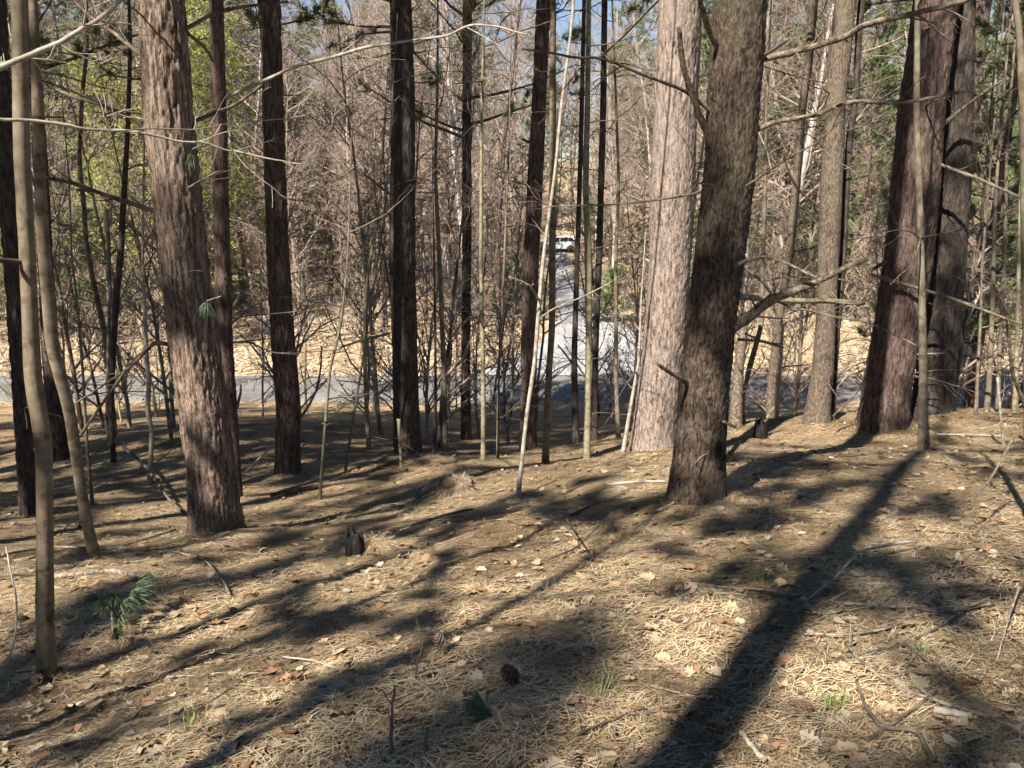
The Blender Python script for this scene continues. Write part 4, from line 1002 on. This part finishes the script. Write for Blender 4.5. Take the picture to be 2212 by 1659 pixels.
stick("straight branch crossing the sunlit patch at right, upper one", [(1735,1385),(1830,1378),(1905,1365),(1965,1345)], 5, 6, 'stick')
stick("slanting branch stub at the bottom edge right of centre", [(1598,1599),(1625,1630),(1648,1656)], 11, 12, 'stick')
stick("short sawn log end near the lower right corner", [(2015,1543),(2060,1548),(2100,1556)], 15, 14, 'pale', name="short_log", cat="log")
stick("grey thin branch with side twigs at lower centre", [(884,1486),(954,1529),(1010,1553),(1060,1560)], 6, 4, 'stick', tw=6)
stick("thin stick lying under the front pine, left of its foot", [(1310,1058),(1380,1052),(1440,1050)], 5, 4, 'pale')
stick("dark dead branch on the slope left of the big lit pine", [(272,1000),(320,1030),(372,1098),(400,1110)], 7, 5, D, lift=[.25,.15,.03,0], tw=5)
stick("long thin stick lying on the far left slope", [(7,1205),(117,1180),(250,1190),(380,1155)], 5, 4, 'stick')
stick("bent thin stick on the needle slope left of the lower centre", [(613,1433),(670,1440),(737,1470),(770,1498)], 4, 3, 'pale')
stick("dark stick lying behind the charred stump", [(800,1155),(880,1140),(960,1118),(1020,1108)], 5, 4, D)
stick("rotten log half sunk in needles leading to the needle-covered stump", [(903,1082),(925,1062),(948,1044)], 12, 11, 'stick', name="rotten_log", cat="log")
stick("white bleached stick lying flat at the foot of the right-hand pines", [(2020,946),(2090,942),(2165,946)], 5, 4, 'pale')
stick("pale pole leaning low from the slope towards the second pine from the left", [(533,1026),(600,985),(650,940),(713,900)], 5, 4, 'pale', lift=[0,.2,.5,1.1])
stick("dark log lying in shade on the left slope under the black trunk", [(585,1075),(700,1052),(800,1036),(880,1018)], 9, 6, D)
stick("thin dark stick in the middle of the sunlit slope", [(1180,1225),(1240,1195),(1304,1135)], 4, 3, D)
stick("crossing thin branch in the shadow right of centre", [(1330,1235),(1420,1300),(1530,1362),(1700,1398)], 4, 4, 'stick')
stick("dead twiggy stick at the left end of the slope by the nearest sapling", [(0,1488),(35,1440),(50,1380),(35,1300)], 4, 3, 'pale', lift=[0,.05,.12,.3])
stick("leaning bare twig at the right margin above the sunlit litter", [(2152,1440),(2175,1373),(2212,1319)], 3, 6, 'stick', lift=[0,.12,.3], tw=4)
stick("brown branch lying across the sunlit patch near the right margin", [(1765,1445),(1850,1420),(1960,1398),(2080,1330)], 6, 4, D, tw=3)
stick("brown stick left of the sawn log end at lower right", [(1870,1602),(1940,1560),(1990,1522),(2020,1490)], 8, 5, D)
stick("thin brown stick in the sun below the front pine", [(1330,1185),(1420,1165),(1520,1170)], 4, 3, D)
stick("thin brown stick along the bottom edge right of centre", [(1240,1600),(1340,1560),(1450,1545),(1560,1555)], 5, 3, D, tw=3)
stick("curved brown stick in the lower left litter", [(300,1545),(380,1510),(470,1500),(540,1515)], 5, 3, D)
stick("fallen twiggy branch on the sunlit crest left of the front pine", [(1230,1120),(1290,1095),(1370,1085)], 5, 3, D, tw=5)
stick("fallen grey log on the sunlit bank left of the black trunk", [(690,735),(740,728),(800,724)], 5, 4, 'stick', name="fallen_log", cat="log")
stick("fallen dark log on the bank beyond the road at left", [(215,748),(290,735),(350,730)], 6, 4, D, name="fallen_log", cat="log", tw=4)
stick("fallen log on the bank right of the thin brown trunk", [(1030,742),(1080,730),(1130,735)], 5, 3, D, name="fallen_log", cat="log", tw=4)
stick("fallen log on the bank beyond the road, right of the cracked grey trunk", [(1815,745),(1850,735),(1900,742)], 5, 4, 'stick', name="fallen_log", cat="log")
# upright dead stems
def upright(label, base, top, w0, w1, mat='dead', tw=0):
    b = hit(*base); n = 12; p1 = at(top[0], top[1], b[1] + .02)
    q = np.array([[*(b + (p1 - b)*f), size(w0 + (w1-w0)*f, b)/2] for f in np.linspace(-.06, 1, n)]); q[:, :3] -= b
    g = np.random.default_rng(int(base[0])); q[:, :2] += np.cumsum(g.normal(0, .002, (n, 2)), 0)
    mb = MB(); tubes(q[None, :, :3], q[None, :, 3], 8, mb); t = thing("dead_seedling", label, "dead stem", tuple(b)); put("stem", mb.mesh("stem", M[mat]), t)
    if tw:
        p, tg, r, u = along(q[None, :, :3], q[None, :, 3], tw, .3, 1, g); P2 = bend(p, tg + dirs(len(p), g)*.8, np.linalg.norm(p1-b)*g.uniform(.2, .6, len(p)), 5, .14, 0, g)
        m2 = MB(); tubes(P2, np.linspace(.0022, .0012, 5)[None]*np.ones((len(p), 1)), 4, m2); put("twigs", m2.mesh("twigs", M[mat]), t, kind="stuff")
upright("upright dead stem at the bottom edge left of centre", (842,1656), (853,1480), 9, 5, D, 4)
upright("short thick dead stem at the bottom edge, second from the left", (920,1656), (922,1575), 10, 7, D)
upright("thin branching dead stem left of the lower pine cone", (898,1480), (918,1378), 5, 3, D, 3)
upright("thin upright dead twig in the middle of the litter", (1292,1220), (1225,1120), 4, 3, D, 3)
upright("pale bent dead stem near the right margin below the saplings", (2168,962), (2152,815), 6, 5, 'pale', 2)
upright("small pale broken stem in front of the black trunk's foot", (868,1010), (862,905), 6, 8, 'olive')

# ---- charred stump with a needle-draped chunk beside it
def stump(label, u, v, wpx, hpx, mat, seed, jag, name="tree_stump"):
    b = hit(u, v); r = size(wpx, b)/2; h = size(hpx, b); t = thing(name, label, "stump", tuple(b))
    s = 28; rows = 9; th = np.arange(s)*2*math.pi/s; mb = MB(); V = []
    for k in range(rows):
        f = k/(rows-1); rr = r*(1.25 - .3*f**.5) * (1 + .16*(noise(np.cos(th)*2, np.sin(th)*2, f*2, seed) - .5))
        zt = h*(1 + jag*(noise(np.cos(th)*2.4, np.sin(th)*2.4, 3, seed+1) - .5)*2)
        V.append(np.stack([rr*np.cos(th), rr*np.sin(th), -.06 + (zt + .06)*f], -1))
    inner = V[-1].copy(); inner[:, :2] *= .72; inner[:, 2] -= h*.25; V.append(inner); c = inner.copy(); c[:, :2] *= .05; V.append(c)
    V = np.stack(V); rows = len(V); i = np.arange(rows-1)[:, None]*s + np.arange(s)[None]; j = np.arange(rows-1)[:, None]*s + (np.arange(s)+1)[None] % s
    mb.add(V, np.stack([i, j, j+s, i+s], -1).reshape(-1, 4)); put("stump_wood", mb.mesh("stump_wood", M[mat], False), t); return t, b, r, h
t, b, r, h = stump("small charred black stump in the sunlit slope left of centre", 768, 1200, 40, 54, 'char', 5, .3)
def needle_heap(t, rx, ry, hh, n, seed, off=(0, 0)):
    g = np.random.default_rng(seed); a = g.uniform(0, 6.28, n); q = g.random(n)**.5
    p = np.stack([off[0] + rx*q*np.cos(a), off[1] + ry*q*np.sin(a), hh*(1-q**2)**.7 + g.uniform(0, .01, n)], -1)
    d = np.stack([np.cos(a), np.sin(a), -1.2*q], -1) + g.normal(0, .5, (n, 3)); d /= np.linalg.norm(d, axis=1, keepdims=True)
    s = np.cross(d, dirs(n, g)); s /= np.linalg.norm(s, axis=1, keepdims=True); L_ = g.uniform(.05, .12, (n, 1)); w_ = .0011
    V = np.stack([p - s*w_, p + s*w_, p + d*L_ + s*w_*.5, p + d*L_ - s*w_*.5], 1); c = NEED[g.integers(0, 7, n)]*g.uniform(.6, 1, (n, 1))
    mb = MB(); mb.add(V, np.arange(n*4).reshape(-1, 4), np.repeat(c, 4, 0)); put("needle_cover", mb.mesh("needle_cover", M['litter'], False), t, kind="stuff")
needle_heap(t, r*1.8, r*1.6, h*.5, 500, 6, (r*2.2, .05))
t, b, r, h = stump("low old stump buried under brown needles, left of the pale leaning sapling", 988, 1070, 76, 34, 'deaddark', 9, .3)
needle_heap(t, r*1.5, r*1.4, h*1.1, 1500, 10)
t, b, r, h = stump("broken black stub with a jagged fork at the foot of the leaning dark stem", 1640, 950, 26, 42, 'char', 13, .6, "broken_stub")
g_ = np.random.default_rng(4); add_branch(t, b, b[1], [(1645, 925), (1655, 905), (1672, 878)], 12, 5, .1, 'dead', 0, g_, "prong")
# ---- pine cones
def cone_mesh():
    mb = MB(); n = 74
    tubes(np.array([[[0, 0, 0], [0, 0, .03], [0, 0, .06], [0, 0, .085]]]), np.array([[.006, .012, .01, .003]]), 8, mb)
    for k in range(n):
        f = k/n; a = k*2.39996; z = .004 + .08*f; R = .030*math.sin(math.pi*(.12 + .83*f))**.75; t_ = math.pi/2*(.2 + .75*f)
        o_ = np.array([math.cos(a), math.sin(a), 0]); s_ = np.array([-math.sin(a), math.cos(a), 0]); up = np.array([0, 0, 1.])
        d = o_*math.cos(t_*.7) + up*math.sin(t_*.7); nrm = np.cross(s_, d); p = np.array([0, 0, z]) + o_*.006; w_ = .0075
        V = [p - s_*w_*.4, p + s_*w_*.4, p + d*R*.8 + s_*w_, p + d*R + nrm*.002, p + d*R*.8 - s_*w_, p + d*R*.85 + nrm*.004]
        mb.add(np.array(V), [[0, 1, 5], [1, 2, 5], [2, 3, 5], [3, 4, 5], [4, 0, 5]]); mb.f.append(np.array([[0, 4, 3], [0, 3, 2], [0, 2, 1]]) + mb.n - 6)
    return mb.mesh("pine_cone", M['cone'], False)
M['cone'] = bark("cone_scales", (.05,.035,.028), (.13,.09,.07), (.30,.24,.19), (90,90,90), 200, .2)
cm = cone_mesh()
for lab, u, v, s, rx in (("open pine cone standing in the brightest sunlit litter at lower centre", 1114, 1494, 1.0, .5), ("dark pine cone on the shaded streak, left of the brightest one", 958, 1436, .9, .9),
                         ("pine cone lying in litter near the foot of the nearest sapling", 78, 1500, .9, 1.2), ("small pine cone in shade at the bottom centre", 1240, 1640, .8, 1.3)):
    h_ = hit(u, v); o = put("pine_cone", cm, None, (h_[0], h_[1], float(ground_z(h_[0], h_[1])[0]) + .018)); o.rotation_euler = (rx, .3, u*.01); o.scale = (s, s, s); tag(o, lab, "pine cone")
# ---- green needle sprays
def spray(label, items, L_, n, name="pine_sprig", stem=None, onground=True, Y=None, cols=GREEN, spread=.5, wd=.0012, cat="pine sprig", stemw=4):
    "items: (u, v, du, dv) origin and heading of each tuft"
    g = np.random.default_rng(int(items[0][0]*3 + items[0][1])); pts = []; ds = []
    for it in items:
        u, v, du, dv = it[:4]
        p = hit(u, v) if Y is None else at(u, v, Y)
        if Y is None: p[2] = float(ground_z(p[0], p[1])[0]) + (it[4] if len(it) > 4 else .03)
        q = np.array([du, 0, -dv], float); q = q/np.linalg.norm(q)
        if onground: q = np.array([du, -dv*.8, .25*np.linalg.norm([du, dv])]); q = q/np.linalg.norm(q)
        pts.append(p); ds.append(q)
    pts = np.array(pts); ds = np.array(ds); b = pts[0].copy(); t = thing(name, label, cat, tuple(b)); 
    if stem:
        sp = []
        for it in stem:
            p = hit(*it[:2]) if Y is None else at(it[0], it[1], Y)
            if Y is None: p[2] = float(ground_z(p[0], p[1])[0]) + (it[2] if len(it) > 2 else .03)
            sp.append([*(p - b), size(stemw, p)/2])
        rs = resample(np.array(sp), 14); mb = MB(); tubes(rs[None, :, :3], rs[None, :, 3], 7, mb); put("stem", mb.mesh("stem", M['stem']), t)
    for k in range(len(pts)):
        V = tuft(pts[k:k+1] - b, ds[k:k+1], L_, n, wd, g, spread); V = V.reshape(-1, 3, 3)
        droop = V.copy(); c = np.asarray(cols)[g.integers(0, len(cols), len(V))]*g.uniform(.8, 1.3, (len(V), 1))
        mid = (V[:, 0] + V[:, 1])/2*.45 + V[:, 2]*.55 + np.array([0, 0, .12*L_]); s_ = (V[:, 1] - V[:, 0])/2
        W = np.stack([V[:, 0], V[:, 1], mid + s_, mid - s_, V[:, 2]], 1); n_ = len(V); b0 = np.arange(n_)[:, None]*5
        mb = MB(); mb.add(W, b0 + [0, 1, 2, 3], np.repeat(c, 5, 0)); mb.f.append(b0 + [3, 2, 4]); put("needle_tuft", mb.mesh("needle_tuft", M['needle'], False), t)
    return t
SG = [(.085,.125,.06), (.12,.165,.085), (.06,.09,.045), (.16,.20,.12)]
spray("broken white pine twig with five green needle tufts, lower left", [(300,1335,30,-18,.16),(285,1350,28,12,.14),(255,1352,6,30,.13),(262,1380,12,25,.10),(252,1405,16,22,.07),(222,1350,-8,26,.12),(270,1365,22,20,.12),(290,1342,30,0,.15),(245,1365,-4,28,.12),(300,1340,26,16,.14)], .115, 100,
      stem=[(297,1265,.02),(262,1315,.10),(248,1345,.13),(250,1405,.07)], cols=SG, wd=.0017, stemw=6)
spray("dark green needle tuft on the litter at the bottom centre", [(1060,1568,-40,-8,.03),(1050,1560,-30,-16,.03),(1064,1572,-36,4,.02)], .085, 90, cols=[(.045,.07,.03),(.07,.10,.045),(.035,.05,.025)], stem=[(1066,1570,.02),(1110,1575,.01)], name="needle_bunch")
spray("green needle tuft hanging in front of the big lit pine, upper one", [(416,322,-8,26),(414,324,-3,28)], .12, 60, Y=5.2, onground=False, cols=SG, spread=.22, stem=[(437,313),(416,322)], wd=.0014, stemw=3)
spray("green needle tuft hanging in front of the big lit pine at mid height", [(446,650,-12,26),(447,652,4,28),(446,648,-4,26)], .13, 55, Y=5.0, onground=False, cols=SG, spread=.3, stem=[(478,640),(446,650)], wd=.0015, stemw=3)
spray("green needle tuft beside the knobbly dark trunk", [(496,610,-4,20),(498,612,6,20)], .13, 50, Y=6.4, onground=False, cols=SG, spread=.3, stem=[(484,600),(496,610)], wd=.0016, stemw=3)
spray("dull green needles poking past the nearest sapling's foot at left", [(72,1370,-12,24,.05)], .12, 40, cols=[(.16,.17,.09),(.22,.22,.12)], name="needle_bunch")
for lab, u, v in (("small green grass tuft at the lower right of centre", 1300, 1500), ("green seedling tuft in the shade left of centre", 928, 1296), ("small grass tuft near the broad shadow band at right", 1640, 1265),
                  ("green tuft in the sunlit patch at lower right", 1800, 1520), ("tiny green seedling in the sunlit slope at centre left", 905, 1105), ("small green tuft right of the shadow band", 1955, 1245),
                  ("low green tuft beside the rotten log", 885, 1100), ("thin grass tuft in the lower right corner area", 1990, 1420), ("green sprout in the needle slope near the bottom left", 410, 1590)):
    h_ = hit(u, v); g = np.random.default_rng(u); n = 46; p = np.zeros((n, 3)); p[:, :2] = g.normal(0, .022, (n, 2)); d = dirs(n, g)*.7 + [0, 0, .9]; d /= np.linalg.norm(d, axis=1, keepdims=True)
    L_ = g.uniform(.04, .10, n); P = bend(p, d, L_, 4, .12, -.12, g); s_ = np.cross(d, [0, 0, 1.]); s_ /= np.linalg.norm(s_, axis=1, keepdims=True)+1e-6; w_ = np.array([.0016, .0014, .001, .0002])
    V = np.stack([P - s_[:, None]*w_[None, :, None], P + s_[:, None]*w_[None, :, None]], 2).reshape(n, 8, 3); b0 = np.arange(n)[:, None]*8
    mb = MB(); mb.add(V, np.concatenate([b0 + [0, 1, 3, 2], b0 + [2, 3, 5, 4], b0 + [4, 5, 7, 6]]), np.repeat(np.array([(.10,.17,.04), (.16,.22,.07), (.22,.22,.09)])[g.integers(0, 3, n)], 8, 0))
    o = put("grass_tuft", mb.mesh("grass_tuft", M['needle'], False), None, (h_[0], h_[1], float(ground_z(h_[0], h_[1])[0]))); tag(o, lab, "grass tuft")
# splinters of the snapped sapling
sn = [o for o in COL.objects if o.name.startswith("snapped_sapling") and o.parent is None][0]
bs = np.array(sn.location)
for (u0, v0, u1, v1, w_), mt in zip(((229, 496, 228, 446, 9), (237, 492, 241, 450, 7), (233, 500, 220, 458, 4)), ('wood', 'pale', 'wood')):
    p0 = at(u0, v0, bs[1] - .03) - bs; p1 = at(u1, v1, bs[1] - .05) - bs; r_ = size(w_, bs)/2
    mb = MB(); q = np.linspace(0, 1, 6)[:, None]; tubes((p0 + (p1 - p0)*q)[None], (r_*np.array([.7, 1, 1, .8, .5, .1]))[None], 5, mb); put("splinter", mb.mesh("splinter", M[mt], False), sn)
# solid lump, its black colour standing for the shade inside the front pine's hollow
fp = [o for o in COL.objects if o.get("label", "").startswith("nearest right-hand trunk")][0]; bf = np.array(fp.location)
p = at(1552, 985, bf[1] - .145) - bf
me = bpy.data.meshes.new("hollow"); bm = bmesh.new(); bmesh.ops.create_icosphere(bm, subdivisions=3, radius=1.0)
for v_ in bm.verts:
    k = 1 + .5*(float(noise(v_.co.x*2, v_.co.y*2, v_.co.z*2, 3)) - .5); v_.co = Vector((v_.co.x*.026*k, v_.co.y*.02*k, v_.co.z*.115*k))
bm.to_mesh(me); bm.free(); me.materials.append(M['char']); o = put("hollow", me, fp, tuple(p)); o.rotation_euler = (.05, -.12, .3); o["label"] = "lump coloured black for the shade of the hollow low on the trunk"
# ---- roadside marker: white head on a black bracket and a leaning post
M['whitepaint'] = plain("white_paint", (.78, .79, .8), .5); M['blackplastic'] = plain("black_plastic", (.02, .02, .022), .5); M['greywood'] = plain("grey_post", (.42, .40, .34), .9, var=.3, scale=30)
def box(mb, c, sx, sy, sz, rot=None):
    V = np.array([(x, y, z) for z in (-.5, .5) for y in (-.5, .5) for x in (-.5, .5)]) * [sx, sy, sz]
    if rot is not None: V = V @ np.array(rot).T
    mb.add(V + np.array(c), [[0, 2, 3, 1], [4, 5, 7, 6], [0, 1, 5, 4], [2, 6, 7, 3], [1, 3, 7, 5], [0, 4, 6, 2]])
def bev(me, w_, seg=2):
    bm = bmesh.new(); bm.from_mesh(me); bmesh.ops.bevel(bm, geom=bm.edges[:], offset=w_, segments=seg, affect='EDGES', profile=.6); bm.to_mesh(me); bm.free(); return me
h_ = hit(1034, 806); h_[1] = max(h_[1], ROAD_F + .35); h_[2] = hz(h_[0], h_[1])
t = thing("roadside_marker", "small leaning marker post with a white head on the far road edge", "marker post", tuple(h_))
for nm, mt, zc, sx, sy, sz in (("post", 'greywood', .27, .05, .05, .62), ("bracket", 'blackplastic', .66, .075, .06, .30), ("head", 'whitepaint', .87, .13, .13, .16), ("collar", 'blackplastic', .785, .17, .15, .025)):
    mb = MB(); box(mb, (-.14*zc, 0, zc), sx, sy, sz, Matrix.Rotation(-.14, 3, 'Y')); put(nm, bev(mb.mesh(nm, M[mt], False), .006), t)
# ---- parked white car at the end of the driveway, nose to the left
M['carwhite'] = plain("car_paint_white", (.74, .75, .76), .25, spec=.5, var=.03); M['glass'] = plain("car_glass", (.015, .018, .02), .06, spec=.6, var=.05); M['tyre'] = plain("tyre_rubber", (.015, .015, .015), .9)
M['rim'] = plain("wheel_alloy", (.45, .46, .47), .35, metal=.8); M['trim'] = plain("black_trim", (.02, .02, .02), .6); M['lampclear'] = plain("headlamp", (.7, .72, .74), .1, spec=.6); M['lampred'] = plain("tail_lamp", (.45, .02, .02), .25)
cb = hit(1200, 545); cb[2] = float(ground_z(cb[0], cb[1])[0]) + .05
car = thing("parked_car", "white sport utility car parked side-on at the far end of the driveway", "car", tuple(cb), rz=.18); car.scale = (1.02,)*3
def loft(sections, mat, name, parent, bw=.0):
    "sections: (x, [(y, z) ...]) closed rings of equal length"
    R_ = [np.array([[x, y, z] for y, z in ring]) for x, ring in sections]; n = len(R_[0]); V = np.concatenate(R_); k = len(R_)
    i = np.arange(k-1)[:, None]*n + np.arange(n)[None]; j = np.arange(k-1)[:, None]*n + (np.arange(n)+1)[None] % n
    mb = MB(); mb.add(V, np.stack([i, i+n, j+n, j], -1).reshape(-1, 4)); mb.f.append(np.arange(n)[None]); mb.f.append((np.arange(n)[::-1] + (k-1)*n)[None])
    me = mb.mesh(name, mat, True); o = put(name, me, parent); return o
def ring(hw, z0, z1, tum=.04):
    return [(-hw*.93, z0), (hw*.93, z0), (hw, z0+.12), (hw, (z0+z1)/2), (hw-tum, z1-.05), (hw-tum-.06, z1), (-hw+tum+.06, z1), (-hw+tum, z1-.05), (-hw, (z0+z1)/2), (-hw, z0+.12)]
body = loft([(-2.32, ring(.70,.42,.78)), (-2.25, ring(.82,.34,.90)), (-1.9, ring(.90,.28,1.0)), (-1.2, ring(.92,.26,1.06)), (0, ring(.93,.26,1.08)), (1.3, ring(.93,.26,1.10)), (2.0, ring(.91,.30,1.10)), (2.25, ring(.84,.38,1.06)), (2.32, ring(.72,.46,.95))], M['carwhite'], "body", car)
loft([(-1.15, ring(.80,1.05,1.10,.1)), (-.55, ring(.78,1.05,1.56,.13)), (-.35, ring(.76,1.05,1.66,.12)), (.6, ring(.75,1.05,1.70,.12)), (1.75, ring(.74,1.05,1.66,.12)), (1.95, ring(.72,1.05,1.58,.12)), (2.2, ring(.70,1.05,1.14,.1))], M['carwhite'], "cabin", car)
for s_ in (-1, 1):
    for pts_, nm in (([(-.85,1.12),(-.42,1.52),(.22,1.58),(.22,1.12)], "side_window"), ([(.30,1.12),(.30,1.58),(1.12,1.57),(1.12,1.12)], "side_window"), ([(1.20,1.12),(1.20,1.56),(1.62,1.53),(1.92,1.14)], "side_window")):
        mb = MB(); y_ = .80; V = [(x, s_*(y_ - (z-1.08)*.06 + .012), z) for x, z in pts_] + [(x, s_*(y_ - (z-1.08)*.06 - .03), z) for x, z in pts_]
        n = 4; mb.add(np.array(V), [[0, 1, 2, 3], [7, 6, 5, 4], [0, 4, 5, 1], [1, 5, 6, 2], [2, 6, 7, 3], [3, 7, 4, 0]]); put(nm, mb.mesh(nm, M['glass'], False), car)
    mb = MB(); box(mb, (-2.22, s_*.62, .78), .14, .32, .14); put("headlight", bev(mb.mesh("headlight", M['lampclear'], False), .03), car)
    mb = MB(); box(mb, (2.24, s_*.70, .95), .12, .22, .22); put("tail_light", bev(mb.mesh("tail_light", M['lampred'], False), .02), car)
    mb = MB(); box(mb, (-.72, s_*.98, 1.12), .12, .2, .14); put("mirror", bev(mb.mesh("mirror", M['carwhite'], False), .03), car)
    mb = MB(); box(mb, (0, s_*.925, .33), 2.2, .04, .12); put("sill_trim", mb.mesh("sill_trim", M['trim'], False), car)
    for x0 in (-.05, .95):
        mb = MB(); box(mb, (x0, s_*.945, .92), .2, .03, .035); put("door_handle", mb.mesh("door_handle", M['trim'], False), car)
    for x0 in (-1.45, 1.4):
        wr = bpy.data.objects.new("wheel", None); COL.objects.link(wr); wr.parent = car; wr.location = (x0, s_*.82, .34)
        prof = [(.20,-.11),(.33,-.11),(.345,-.07),(.345,.07),(.33,.11),(.20,.11)]; th = np.arange(28)*2*math.pi/28
        V = np.array([[r_*math.cos(a), y_, r_*math.sin(a)] for r_, y_ in prof for a in th]); i = np.arange(5)[:, None]*28 + np.arange(28)[None]; j = np.arange(5)[:, None]*28 + (np.arange(28)+1)[None] % 28
        mb = MB(); mb.add(V, np.stack([i, j, j+28, i+28], -1).reshape(-1, 4)); put("tyre", mb.mesh("tyre", M['tyre']), wr)
        mb = MB(); tubes(np.array([[[0, -.09, 0], [0, .09, 0]]]), np.array([[.05, .05]]), 10, mb)
        for k in range(5):
            a = k*2*math.pi/5; box(mb, (.12*math.cos(a), s_*.08, .12*math.sin(a)), .2, .03, .05, Matrix.Rotation(-a, 3, 'Y'))
        put("rim", mb.mesh("rim", M['rim'], False), wr)
        mb = MB(); tubes(np.array([[[x0, s_*.80, .36], [x0, s_*.937, .36]]]), np.array([[.42, .42]]), 24, mb); put("wheel_arch", mb.mesh("wheel_arch", M['trim'], False), car)
mb = MB(); V = [(-1.12, -.66, 1.12), (-1.12, .66, 1.12), (-.52, .60, 1.57), (-.52, -.60, 1.57)]; V += [(x+.03, y, z-.03) for x, y, z in V]; V = np.array(V); V[:4] += [-.03, 0, .03]
mb.add(V, [[0, 1, 2, 3], [7, 6, 5, 4], [0, 4, 5, 1], [1, 5, 6, 2], [2, 6, 7, 3], [3, 7, 4, 0]]); put("windscreen", mb.mesh("windscreen", M['glass'], False), car)
mb = MB(); box(mb, (-2.30, 0, .66), .08, .9, .2); put("grille", bev(mb.mesh("grille", M['trim'], False), .02), car)
mb = MB(); box(mb, (-2.28, 0, .44), .12, 1.4, .14); put("bumper", bev(mb.mesh("bumper", M['trim'], False), .03), car)
bpy.context.view_layer.update()
